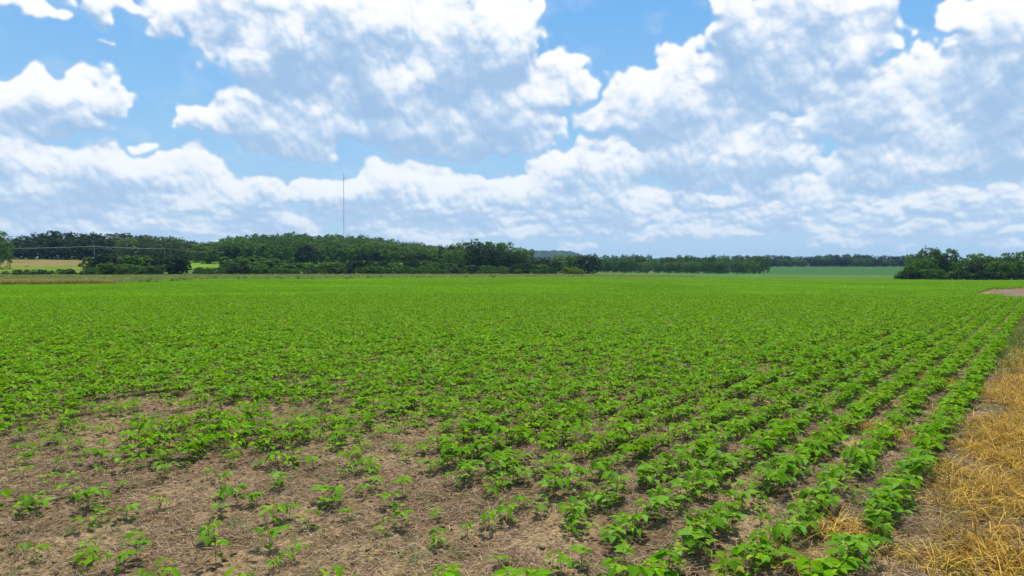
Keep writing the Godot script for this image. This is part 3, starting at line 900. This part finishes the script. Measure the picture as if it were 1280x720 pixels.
func build_litter():
	var rng := RandomNumberGenerator.new()
	rng.seed = 515
	var dry := dry_material(0.35)
	# last year's stalks and leaves lying between the rows
	var litter := stuff("plant_litter", "pale brown dead stalks and leaf litter lying on the bare soil", "litter")
	var brown := [Color(0.36, 0.26, 0.16), Color(0.27, 0.19, 0.115), Color(0.41, 0.31, 0.20), Color(0.13, 0.085, 0.055), Color(0.18, 0.115, 0.07), Color(0.36, 0.24, 0.17)]
	for v in 4:
		var mesh := tuft(rng, 22, 0.09, 0.02, 0.085, 0.0034, 0.0, 0.3, 0.1, brown)
		var rows := PackedFloat32Array()
		for k in 6500:
			var r := sqrt(rng.randf_range(2.6 * 2.6, 13.0 * 13.0))
			if r > 8.0 and rng.randf() < 0.4:
				continue
			var az := rng.randf_range(-0.72, 0.72)
			var x := r * sin(az)
			var f := r * cos(az)
			if straw_share(x, f) > 0.6 or patches.get_noise_2d(x * 2.2 + 9.0, f * 2.2) < -0.28:
				continue
			var t := rng.randf_range(0.75, 1.2)
			put_row(rows, rand_basis(rng, rng.randf_range(0.7, 1.3)), put_on(x, f, 0.002), Color(t, t * rng.randf_range(0.94, 1.02), t * rng.randf_range(0.88, 1.0)))
		tag(scatter("dead_stalks", mesh, dry, rows, litter), "", "", "", "stuff")
	# crumbs of soil
	var soil := StandardMaterial3D.new()
	soil.vertex_color_use_as_albedo = true
	soil.roughness = 0.95
	soil.metallic_specular = 0.2
	var crumbs := stuff("soil_crumbs", "small crumbs and clods of brown loam between the rows", "soil")
	for v in 2:
		var rows := PackedFloat32Array()
		for k in 12000:
			var r := sqrt(rng.randf_range(2.6 * 2.6, 11.0 * 11.0))
			var az := rng.randf_range(-0.72, 0.72)
			var x := r * sin(az)
			var f := r * cos(az)
			var size := 0.006 + 0.016 * pow(rng.randf(), 4.0)
			var t := rng.randf_range(0.8, 1.3)
			put_row(rows, Basis(Vector3(rng.randfn(), rng.randfn(), rng.randfn()).normalized(), rng.randf() * TAU).scaled(Vector3(size, size * 0.7, size)), put_on(x, f, size * 0.2), Color(0.20, 0.14, 0.085) * t)
		tag(scatter("crumbs", clod(rng), soil, rows, crumbs), "", "", "", "stuff")
	# seedling weeds
	var weeds := stuff("low_weeds", "thin low green weeds scattered over the bare soil", "weeds")
	var green := [Color(0.09, 0.17, 0.03), Color(0.12, 0.19, 0.05), Color(0.16, 0.2, 0.07)]
	for v in 2:
		var mesh := tuft(rng, 10, 0.045, 0.012, 0.045, 0.0045, 0.2, 1.0, 0.8, green)
		var rows := PackedFloat32Array()
		for k in 9000:
			var r := sqrt(rng.randf_range(2.6 * 2.6, 12.0 * 12.0))
			var az := rng.randf_range(-0.72, 0.72)
			var x := r * sin(az)
			var f := r * cos(az)
			if patches.get_noise_2d(x * 1.5 + 50.0, f * 1.5) < -0.05:
				continue
			put_row(rows, rand_basis(rng, rng.randf_range(0.6, 1.3)), put_on(x, f, 0.0), Color.WHITE * rng.randf_range(0.8, 1.2))
		tag(scatter("weed_blades", mesh, dry_material(0.6), rows, weeds), "", "", "", "stuff")
	# the golden strip along the edge of the crop
	var straw := stuff("dry_straw", "golden dead grass strip along the near edge of the crop", "dry grass")
	var gold := [Color(0.66, 0.45, 0.05), Color(0.55, 0.35, 0.04), Color(0.68, 0.50, 0.13), Color(0.36, 0.19, 0.03), Color(0.52, 0.38, 0.05), Color(0.30, 0.22, 0.05), Color(0.24, 0.14, 0.05)]
	for v in 4:
		var mesh := tuft(rng, 26, 0.11, 0.05, 0.21, 0.0058, 0.05, 1.1, 0.9, gold)
		var rows := PackedFloat32Array()
		for k in 9000:
			var s := 1.5 + 30.0 * pow(rng.randf(), 1.6)
			var p := rng.randf_range(-2.6, 3.4)
			var q := from_row(s, p)
			if q.y < 2.2 or q.x > q.y * 0.95 + 0.5:
				continue
			var share := straw_share(q.x, q.y)
			var thin: float = patches.get_noise_2d(q.x * 1.6 + 70.0, q.y * 1.6)
			if p > -0.66 and q.y < 5.2:
				share *= 0.45 + 0.9 * thin
			if rng.randf() > share * 0.95 or (p > -0.6 and thin < -0.22):
				continue
			if s > 17.0 and rng.randf() < smoothstep(15.0, 24.0, s):
				continue
			var t := rng.randf_range(0.7, 1.15)
			put_row(rows, rand_basis(rng, rng.randf_range(0.6, 1.25)), put_on(q.x, q.y, -0.002), Color(t, t * rng.randf_range(0.9, 1.05), t))
		tag(scatter("straw_blades", mesh, dry_material(0.5), rows, straw), "", "", "", "stuff")
	# green and yellowing weeds farther along that edge
	var edge := stuff("edge_weeds", "rank yellow-green weeds on the crop's edge before the bare track", "weeds")
	var mixed := [Color(0.10, 0.19, 0.03), Color(0.17, 0.22, 0.04), Color(0.28, 0.24, 0.06), Color(0.08, 0.15, 0.03)]
	for v in 3:
		var mesh := tuft(rng, 22, 0.10, 0.08, 0.28, 0.014, 0.3, 1.35, 1.0, mixed)
		var rows := PackedFloat32Array()
		for k in 2600:
			var s := rng.randf_range(13.0, 62.0)
			var p := rng.randf_range(-0.75, 6.0)
			var q := from_row(s, p)
			if q.x > q.y * 0.85:
				continue
			if s > 48.5 and p > track_edge(s) - 0.3:
				continue
			if s < 17.0 and rng.randf() < 0.5:
				continue
			put_row(rows, rand_basis(rng, rng.randf_range(0.6, 1.2)), put_on(q.x, q.y), Color.WHITE * rng.randf_range(0.75, 1.2))
		tag(scatter("weed_blades", mesh, dry_material(0.6), rows, edge), "", "", "", "stuff")
	# rough grass between the crop and the hedge, tall and tan where it meets the crop on the left
	var verge := stuff("rough_grass", "olive and tan rough grass between the crop and the hedge", "grass")
	var tan := [Color(0.27, 0.22, 0.06), Color(0.18, 0.17, 0.045), Color(0.33, 0.27, 0.09), Color(0.12, 0.15, 0.035)]
	var olive := [Color(0.10, 0.18, 0.025), Color(0.14, 0.19, 0.03), Color(0.08, 0.17, 0.02), Color(0.18, 0.18, 0.05)]
	for v in 4:
		var tall := v < 2
		var mesh := tuft(rng, 26, 0.45, 0.35, 0.85, 0.035, 0.7, 1.5, 0.7, tan if tall else olive)
		var rows := PackedFloat32Array()
		for k in (2600 if tall else 9000):
			var az := rng.randf_range(-38.0, -28.0) if tall else rng.randf_range(-38.0, 14.0)
			var e := far_edge(az)
			var r := e + (rng.randf_range(0.0, 14.0) if tall else rng.randf_range(1.0, 285.0 - e))
			if tall and rng.randf() < smoothstep(-29.6, -28.0, az):
				continue
			var x := r * sin(deg_to_rad(az))
			var f := r * cos(deg_to_rad(az))
			var size := rng.randf_range(0.45, 0.95) if tall else rng.randf_range(0.4, 0.9) * (1.0 + r / 300.0)
			var low := 1.0 if tall else 0.45
			put_row(rows, Basis(Vector3.UP, rng.randf() * TAU).scaled(Vector3(size * 1.6, size * low, size * 1.6)), Vector3(x, lay(x, f), -f), Color.WHITE * rng.randf_range(0.8, 1.2))
		tag(scatter("grass_blades", mesh, dry_material(0.5), rows, verge), "", "", "", "stuff")
	# dark weeds that stand out of the far crop
	var docks := stuff("tall_weeds", "small dark weeds standing above the far edge of the crop", "weeds")
	var dark := [Color(0.05, 0.08, 0.02), Color(0.10, 0.10, 0.03), Color(0.07, 0.11, 0.02)]
	var mesh := tuft(rng, 22, 0.22, 0.3, 0.8, 0.06, 0.9, 1.5, 0.5, dark)
	var rows := PackedFloat32Array()
	for k in 90:
		var az := rng.randf_range(-27.0, 1.5)
		var r := far_edge(az) * rng.randf_range(0.86, 1.05)
		var x := r * sin(deg_to_rad(az))
		var f := r * cos(deg_to_rad(az))
		put_row(rows, rand_basis(rng, rng.randf_range(0.4, 1.0)), Vector3(x, lay(x, f), -f), Color.WHITE * rng.randf_range(0.8, 1.2))
	tag(scatter("weed_blades", mesh, dry_material(0.3), rows, docks), "", "", "", "stuff")

# ------------------------------------------------------------------ trees, shrubs, mast, power line
var tree_kinds := []
var shrub_kinds := []
var barks = null
var tree_counts := {}

func crown_mesh(rng: RandomNumberGenerator, lobes: int, leaves: int, leaf: float, low: float, shape: float) -> ArrayMesh:
	# a crown one metre high and one wide, foot of the tree at the origin: sprays of leaves over many uneven lobes
	var g := Bag.new()
	var balls := []
	var clump := Vector3.ZERO
	var face := Vector3.UP
	var radius := 0.05
	var lit_tone := 1.0
	for k in lobes:
		var t := (k + rng.randf()) / lobes
		var y := low + (1.0 - low) * (0.10 + 0.78 * t)
		var u := (y - low) / (1.0 - low)
		var wide := pow(maxf(0.0, 1.0 - pow(absf(u * 2.0 - shape), 2.4) / pow(maxf(shape, 2.0 - shape), 2.4)), 0.5) * 0.36
		var a := k * 2.39996 + rng.randf_range(-0.5, 0.5)
		var d := wide * sqrt(rng.randf_range(0.25, 1.0))
		balls.append([Vector3(cos(a) * d, y, sin(a) * d), rng.randf_range(0.12, 0.20)])
	# each lobe carries many small clumps of leaves with gaps between them
	var per := leaves / lobes / 22
	for b in balls:
		var tone := rng.randf_range(0.85, 1.15)
		for q in 22 * per:
			var n0 := Vector3(rng.randfn(), rng.randfn() + 0.3, rng.randfn()).normalized()
			if q % per == 0:
				clump = b[0] + n0 * (b[1] * (1.0 - 0.4 * pow(rng.randf(), 2.5))) * Vector3(1.0, 0.85, 1.0)
				face = n0
				radius = rng.randf_range(0.036, 0.068)
				lit_tone = tone * rng.randf_range(0.55, 1.6)  # random leaf tone, spread wide so pale clumps paint in highlights
			var n := (face * 0.6 + Vector3(rng.randfn(), rng.randfn() + 0.4, rng.randfn()).normalized()).normalized()
			var at := clump + n * radius * pow(rng.randf(), 0.4)
			if at.y < low * 0.6:
				continue
			var tilt := (n + Vector3(0, 0.35, 0) + Vector3(rng.randfn(), rng.randfn(), rng.randfn()) * 0.36).normalized()
			var u := tilt.cross(Vector3(rng.randfn(), rng.randfn(), rng.randfn())).normalized()
			var v := tilt.cross(u)
			var s := leaf * rng.randf_range(0.6, 1.3)
			var c := Color(lit_tone * rng.randf_range(0.85, 1.2), lit_tone * rng.randf_range(0.9, 1.12), lit_tone)
			var base := g.pts.size()
			g.pts.append(at - u * s)
			g.pts.append(at + v * s * 0.55 + tilt * s * 0.2)
			g.pts.append(at + u * s)
			g.pts.append(at - v * s * 0.55 + tilt * s * 0.2)
			for m in 4:
				g.cols.append(c)
			g.idx.append_array(PackedInt32Array([base, base + 1, base + 2, base, base + 2, base + 3]))
	return bag_mesh(g)

func trunk_mesh(rng: RandomNumberGenerator, low: float, thick: float) -> ArrayMesh:
	var g := Bag.new()
	var at := Vector3(0, -0.03, 0)
	var r := thick
	for k in 5:
		var to := at + Vector3(rng.randf_range(-0.02, 0.02), (low + 0.45) / 5.0, rng.randf_range(-0.02, 0.02))
		add_stalk(g, at, to, r, r * 0.8, Color.WHITE)
		if k > 1:
			for m in 2:
				var a := rng.randf() * TAU
				add_stalk(g, to, to + Vector3(cos(a) * 0.24, rng.randf_range(0.10, 0.22), sin(a) * 0.24), r * 0.55, r * 0.15, Color.WHITE)
		at = to
		r *= 0.8
	return bag_mesh(g, false)

func foliage_material(c: Color) -> StandardMaterial3D:
	var m := leaf_material(Color.WHITE, 0.3, 0.2)
	m.albedo_color = c.linear_to_srgb()
	m.roughness = 0.6
	return m

var leaf_mats := {}
func foliage(tint: String) -> StandardMaterial3D:
	if not leaf_mats.has(tint):
		leaf_mats[tint] = foliage_material({
			"oak": Color(0.112, 0.215, 0.030), "deep": Color(0.034, 0.074, 0.022), "ash": Color(0.160, 0.270, 0.040), "silver": Color(0.160, 0.225, 0.085),  # deep also carries the cloud shade on the left wood
			"lime": Color(0.24, 0.32, 0.02), "fresh": Color(0.105, 0.220, 0.022)}[tint])
	return leaf_mats[tint]

func make_kinds():
	var rng := RandomNumberGenerator.new()
	rng.seed = 88
	barks = StandardMaterial3D.new()
	barks.albedo_color = Color(0.11, 0.085, 0.065).linear_to_srgb()
	barks.roughness = 0.9
	for k in 7:
		var low: float = [0.05, 0.03, 0.06, 0.02, 0.06, 0.04, 0.02][k]
		tree_kinds.append([crown_mesh(rng, [19, 24, 16, 22, 18, 26, 21][k], 15000, 0.0165, low, [1.0, 0.9, 1.15, 0.85, 1.1, 1.0, 0.8][k]), trunk_mesh(rng, low, 0.028)])
	for k in 4:
		shrub_kinds.append([crown_mesh(rng, 13, 9000, 0.024, 0.02, [0.5, 0.6, 0.4, 0.7][k]), trunk_mesh(rng, 0.05, 0.02)])

func plant(called: String, kinds: Array, kind: int, az: float, r: float, tall: float, wide: float, tint: String, turn: float, label: String, category: String, group: String):
	var n: int = tree_counts.get(called, 0)
	tree_counts[called] = n + 1
	var o := Node3D.new()
	o.name = called if n == 0 else "%s_%03d" % [called, n]
	add_child(o)
	var x := r * sin(deg_to_rad(az))
	var f := r * cos(deg_to_rad(az))
	o.position = Vector3(x, lay(x, f) - 0.1, -f)
	o.basis = Basis(Vector3.UP, turn).scaled(Vector3(wide, tall, wide))
	solid("trunk", kinds[kind][1], barks, o)
	solid("crown", kinds[kind][0], foliage(tint), o)
	tag(o, label, category, group)

func top_at(profile: Array, az: float) -> float:
	for k in profile.size() - 1:
		if az <= profile[k + 1][0]:
			var t: float = (az - profile[k][0]) / (profile[k + 1][0] - profile[k][0])
			return lerpf(profile[k][1], profile[k + 1][1], clampf(t, 0.0, 1.0))
	return profile[-1][1]

func rank(rng: RandomNumberGenerator, called: String, kinds: Array, profile: Array, az0: float, az1: float, gap: float, r0: float, r1: float, share: float, slack: float, wide_min: float, wide_max: float, tints: Array, what: String, where: String, category: String, group: String):
	# one line of trees; SHARE of the skyline's height above the ground is reached by it
	var az := az0
	var n := 0
	while az <= az1:
		n += 1
		var r := rng.randf_range(r0, r1)
		var a := az + rng.randf_range(-0.25, 0.25) * gap
		var x := r * sin(deg_to_rad(a))
		var f := r * cos(deg_to_rad(a))
		var top := EYE.y + tan(deg_to_rad(top_at(profile, a))) * r
		var tall := maxf(1.2, (top - lay(x, f)) * share * (1.0 - slack * pow(rng.randf(), 1.5)))
		var wide := minf(rng.randf_range(wide_min, wide_max), tall * 1.5)
		plant(called, kinds, rng.randi() % kinds.size(), a, r, tall, wide * 1.25, tints[rng.randi() % tints.size()], rng.randf() * TAU, "%s, %s from the left %s" % [what, ordinal(n), where], category, group)
		az += gap * rng.randf_range(0.8, 1.2)

func build_trees():
	make_kinds()
	var rng := RandomNumberGenerator.new()
	rng.seed = 613
	# the dark wood on the left, behind the stubble; cloud shade put into its leaf colour
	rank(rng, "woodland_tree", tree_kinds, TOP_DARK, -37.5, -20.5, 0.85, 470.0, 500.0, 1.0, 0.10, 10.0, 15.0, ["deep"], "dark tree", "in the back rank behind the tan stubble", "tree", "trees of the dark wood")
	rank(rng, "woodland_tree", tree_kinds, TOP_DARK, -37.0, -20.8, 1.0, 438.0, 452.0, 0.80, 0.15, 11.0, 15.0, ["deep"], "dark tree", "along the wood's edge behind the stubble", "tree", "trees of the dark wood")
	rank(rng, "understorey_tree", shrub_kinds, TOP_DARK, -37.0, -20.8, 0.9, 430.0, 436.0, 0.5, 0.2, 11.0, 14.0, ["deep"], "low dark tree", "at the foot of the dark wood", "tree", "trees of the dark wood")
	plant("edge_tree", tree_kinds, 1, -34.75, 330.0, 14.0, 12.0, "oak", 0.4, "leafy tree cut by the photo's left edge", "tree", "trees standing alone before the woods")
	var pale := [[-27.3, 2.34, 12.0], [-25.7, 2.42, 11.0], [-24.4, 2.38, 10.0], [-22.8, 1.90, 11.0]]
	for k in 4:
		var r := 400.0
		var x: float = r * sin(deg_to_rad(pale[k][0]))
		var f: float = r * cos(deg_to_rad(pale[k][0]))
		plant("edge_tree", tree_kinds, [0, 5, 3, 1][k], pale[k][0], r, EYE.y + tan(deg_to_rad(pale[k][1])) * r - lay(x, f), pale[k][2] * 1.25, "silver" if k < 3 else "ash", k * 1.3, "pale grey-green round tree, %s from the left before the dark wood" % ordinal(k + 1), "tree", "pale trees before the dark wood")
	# the wood under the mast climbs a slope: five ranks
	var wood_where := ["in the front rank below the mast", "in the second rank below the mast", "in the third rank below the mast", "in the fourth rank below the mast", "on the mast wood's skyline"]
	rank(rng, "understorey_tree", shrub_kinds, TOP_MAST, -21.6, -4.5, 0.9, 382.0, 396.0, 0.62, 0.2, 8.0, 11.0, ["oak", "deep", "fresh"], "low leafy tree", "at the foot of the mast wood", "tree", "trees of the wood below the mast")
	for k in 5:
		rank(rng, "broadleaf_tree", tree_kinds, TOP_MAST, -21.9 + 0.2 * (k % 2), -4.4, 0.95, 415.0 + 40.0 * k, 430.0 + 40.0 * k, [0.74, 0.80, 0.87, 0.93, 1.0][k], 0.10, 8.0, 12.0, ["oak", "ash", "oak", "fresh"], "rounded green tree", wood_where[k], "tree", "trees of the wood below the mast")
	# the clump right of the wood
	rank(rng, "field_tree", tree_kinds, TOP_MID, -4.9, 1.6, 0.9, 350.0, 365.0, 1.0, 0.05, 8.0, 11.0, ["oak", "ash", "deep"], "tall leafy tree", "in the clump before the blue ridge", "tree", "trees of the middle clump")
	rank(rng, "field_tree", tree_kinds, TOP_MID, -4.6, 1.5, 1.0, 325.0, 340.0, 0.78, 0.12, 7.0, 10.0, ["oak", "deep", "ash"], "leafy tree", "along the front of the middle clump", "tree", "trees of the middle clump")
	var lone := [[2.3, 1.05, 300.0, 9.0, "deep"], [3.1, 0.92, 330.0, 8.0, "oak"], [3.9, 1.20, 330.0, 8.5, "ash"], [4.8, 1.22, 320.0, 9.0, "oak"], [5.85, 1.29, 290.0, 9.5, "deep"]]
	for k in 5:
		var d: Array = lone[k]
		plant("hedgerow_tree", tree_kinds, [3, 1, 0, 6, 6][k], d[0], d[2], EYE.y + tan(deg_to_rad(d[1])) * d[2], d[3] * 1.2, d[4], k * 1.1, "dark dense round tree at the hedge's far end" if k == 4 else "modest hedgerow tree, %s from the left below the blue ridge" % ordinal(k + 1), "tree", "hedgerow trees below the ridge")
	# the long row and the wood beyond
	rank(rng, "row_tree", tree_kinds, TOP_FAR_ROW, 6.6, 19.0, 0.62, 590.0, 610.0, 1.0, 0.16, 8.0, 11.0, ["oak", "ash", "oak", "fresh"], "green tree", "in the long far row beyond the crop", "tree", "trees of the long far row")
	rank(rng, "row_tree", tree_kinds, TOP_FAR_ROW, 6.9, 18.6, 0.7, 566.0, 582.0, 0.74, 0.2, 7.0, 10.0, ["oak", "ash", "fresh"], "lower green tree", "fronting the long far row", "tree", "trees of the long far row")
	rank(rng, "distant_tree", tree_kinds, TOP_FAR_WOOD, 17.0, 29.0, 0.62, 960.0, 1010.0, 1.0, 0.08, 13.0, 18.0, ["deep", "oak", "deep"], "hazy blue-green tree", "in the distant wood above the sloping green field", "tree", "trees of the distant wood")
	rank(rng, "distant_tree", tree_kinds, TOP_FAR_WOOD, 17.2, 29.0, 0.7, 915.0, 940.0, 0.72, 0.12, 13.0, 17.0, ["deep", "oak"], "hazy blue-green tree", "along the distant wood's lower edge", "tree", "trees of the distant wood")
	# the clump on the right
	rank(rng, "clump_tree", tree_kinds, TOP_RIGHT, 28.5, 37.5, 0.86, 292.0, 302.0, 1.0, 0.07, 6.0, 8.5, ["oak", "ash", "oak"], "full leafy tree", "in the clump at the crop's far right", "tree", "trees of the clump at the crop's far right")
	rank(rng, "clump_tree", tree_kinds, TOP_RIGHT, 28.3, 37.5, 0.95, 278.0, 287.0, 0.76, 0.2, 5.0, 7.5, ["deep", "oak", "fresh"], "lower leafy tree", "fronting the clump at the far right", "tree", "trees of the clump at the crop's far right")
	rank(rng, "shrub", shrub_kinds, TOP_RIGHT, 28.6, 37.0, 0.62, 271.0, 276.0, 0.36, 0.3, 4.0, 6.0, ["deep", "oak"], "low dark bush", "under the far right clump", "shrub", "bushes beside the right-hand clump")
	for k in 3:
		plant("shrub", shrub_kinds, k, 27.5 + 0.35 * k, 275.0, 2.2 + 1.3 * k, 4.0 + k, "fresh", k, "low green bush, %s from the left beside the right-hand clump" % ordinal(k + 1), "shrub", "bushes beside the right-hand clump")
	# the hedge along the far side of the crop
	rank(rng, "shrub", shrub_kinds, TOP_HEDGE, -35.5, -29.9, 0.62, 262.0, 272.0, 1.0, 0.35, 4.0, 6.0, ["fresh", "oak", "deep"], "low hedge bush", "below the pasture and stubble", "shrub", "hedge bushes below the pasture")
	rank(rng, "shrub", shrub_kinds, TOP_HEDGE, -29.3, -25.7, 0.62, 270.0, 282.0, 1.0, 0.10, 7.0, 10.0, ["deep", "oak", "fresh"], "tall dark shrub", "of the thicket by the power pole", "shrub", "thicket by the power pole")
	rank(rng, "shrub", shrub_kinds, TOP_HEDGE, -29.4, -25.4, 0.7, 256.0, 264.0, 0.6, 0.2, 6.0, 8.0, ["oak", "fresh"], "low green shrub", "fronting the thicket by the power pole", "shrub", "thicket by the power pole")
	rank(rng, "shrub", shrub_kinds, TOP_HEDGE, -25.2, -23.2, 0.62, 262.0, 270.0, 1.0, 0.06, 6.0, 8.0, ["deep"], "round dark shrub", "between the thicket and the little meadow", "shrub", "dark shrubs by the meadow")
	rank(rng, "shrub", shrub_kinds, TOP_HEDGE, -22.7, -21.2, 0.5, 258.0, 266.0, 1.0, 0.3, 4.0, 5.0, ["oak", "fresh"], "low bush", "below the little bright meadow", "shrub", "bushes below the meadow")
	rank(rng, "shrub", shrub_kinds, TOP_HEDGE, -21.0, 2.6, 0.66, 280.0, 292.0, 1.0, 0.22, 6.5, 10.0, ["deep", "oak", "fresh", "deep"], "dark green shrub", "along the back of the long hedge", "shrub", "shrubs of the long hedge")
	rank(rng, "shrub", shrub_kinds, TOP_HEDGE, -20.8, 3.6, 0.62, 262.0, 270.0, 0.55, 0.3, 5.0, 7.5, ["oak", "fresh", "fresh", "deep"], "low shrub", "along the front of the long hedge", "shrub", "shrubs of the long hedge")
	plant("shrub", shrub_kinds, 1, 4.5, 252.0, 2.9, 6.5, "lime", 0.5, "bright yellow-green bush at the hedge's far end", "shrub", "")
	plant("shrub", shrub_kinds, 2, 5.1, 255.0, 2.3, 5.0, "lime", 1.5, "smaller yellow-green bush next to the dark round tree", "shrub", "")
	build_mast()
	build_power_line()

func bar(g: Bag, a: Vector3, b: Vector3, r: float):
	add_stalk(g, a, b, r, r, Color.WHITE)

func build_mast():
	var az := deg_to_rad(-12.71)
	var r := 820.0
	var base := Vector3(r * sin(az), lay(r * sin(az), r * cos(az)), -r * cos(az))
	var top := EYE.y + tan(deg_to_rad(7.05)) * r - base.y
	var steel := StandardMaterial3D.new()
	steel.albedo_color = Color(0.28, 0.30, 0.33).linear_to_srgb()
	steel.metallic = 0.4
	steel.roughness = 0.6
	var o := Node3D.new()
	o.name = "radio_mast"
	add_child(o)
	o.position = base
	var legs := [Vector3(0.30, 0, 0.17), Vector3(-0.30, 0, 0.17), Vector3(0, 0, -0.34)]
	for k in 3:
		var g := Bag.new()
		bar(g, legs[k], legs[k] + Vector3(0, top - 3.0, 0), 0.06)
		solid("leg", bag_mesh(g, false), steel, o)
	var g := Bag.new()
	var y := 0.0
	var k := 0
	while y < top - 4.6:
		for m in 3:
			bar(g, legs[m] + Vector3(0, y, 0), legs[(m + 1) % 3] + Vector3(0, y + 1.5, 0), 0.03)
		y += 1.5
		k += 1
	solid("bracing", bag_mesh(g, false), steel, o)
	g = Bag.new()
	bar(g, Vector3(0, top - 3.4, 0), Vector3(0, top + 3.0, 0), 0.14)
	solid("antenna", bag_mesh(g, false), steel, o)
	g = Bag.new()
	bar(g, Vector3(-0.4, top - 3.2, 0), Vector3(1.6, top - 3.2, 0), 0.18)
	bar(g, Vector3(1.4, top - 3.2, 0), Vector3(1.4, top - 0.8, 0), 0.16)
	solid("antenna_arm", bag_mesh(g, false), steel, o)
	for h in [0.35, 0.66, 0.95]:
		for m in 3:
			var a := m * TAU / 3.0 + 0.4
			var w := Bag.new()
			bar(w, Vector3(0, top * h, 0), Vector3(cos(a) * top * 0.5, 0.0, sin(a) * top * 0.5), 0.012)
			solid("guy_wire", bag_mesh(w, false), steel, o)
	tag(o, "tall thin grey lattice radio mast rising behind the wood", "mast")

func build_power_line():
	var wood := StandardMaterial3D.new()
	wood.albedo_color = Color(0.20, 0.19, 0.17).linear_to_srgb()
	wood.roughness = 0.85
	var wire := StandardMaterial3D.new()
	wire.albedo_color = Color(0.42, 0.44, 0.46).linear_to_srgb()
	wire.roughness = 0.5
	var spots := [[-40.0, 350.0, 1.40], [-29.28, 345.0, 1.60], [-25.0, 350.0, 1.52], [-20.5, 420.0, 1.35]]
	var tips := []
	for k in 4:
		var az := deg_to_rad(spots[k][0])
		var r: float = spots[k][1]
		var x := r * sin(az)
		var f := r * cos(az)
		var y0 := lay(x, f)
		var top: float = EYE.y + tan(deg_to_rad(spots[k][2])) * r
		tips.append(Vector3(x, top, -f))
		if k == 0 or k == 3:
			continue
		var o := Node3D.new()
		o.name = "utility_pole" if k == 1 else "utility_pole_%03d" % (k - 1)
		add_child(o)
		o.position = Vector3(x, y0, -f)
		var g := Bag.new()
		add_stalk(g, Vector3(0, -0.5, 0), Vector3(0, top - y0 + 0.3, 0), 0.19, 0.13, Color.WHITE)
		solid("pole", bag_mesh(g, false), wood, o)
		g = Bag.new()
		bar(g, Vector3(-0.3, top - y0 - 0.15, -1.1), Vector3(0.3, top - y0 - 0.15, 1.1), 0.08)
		solid("crossarm", bag_mesh(g, false), wood, o)
		for m in [-1.0, 1.0]:
			g = Bag.new()
			add_stalk(g, Vector3(0.27 * m, top - y0 - 0.1, 1.0 * m), Vector3(0.27 * m, top - y0 + 0.22, 1.0 * m), 0.07, 0.05, Color.WHITE)
			solid("insulator", bag_mesh(g, false), wire, o)
		tag(o, "slim wooden utility pole beside the dark thicket" if k == 1 else "slim grey utility pole among the pale round trees", "utility pole", "poles of the power line")
	var n := 0
	for k in 3:
		for m in [-1.0, 1.0]:
			var g := Bag.new()
			var from: Vector3 = tips[k] + Vector3(0.27 * m, 0.2, 1.0 * m)
			var to: Vector3 = tips[k + 1] + Vector3(0.27 * m, 0.2, 1.0 * m)
			var sag := from.distance_to(to) * 0.014
			var last := from
			for s in range(1, 17):
				var t := s / 16.0
				var at := from.lerp(to, t) - Vector3(0, sag * 4.0 * t * (1.0 - t), 0)
				bar(g, last, at, 0.02)
				last = at
			var o := solid("overhead_wire" if n == 0 else "overhead_wire_%03d" % n, bag_mesh(g, false), wire)
			n += 1
			tag(o, "%s pale power line wire %s" % ["nearer" if m > 0.0 else "farther", ["running left from the pole by the thicket", "between the two utility poles", "running right behind the meadow to the wood"][k]], "wire", "wires of the power line")
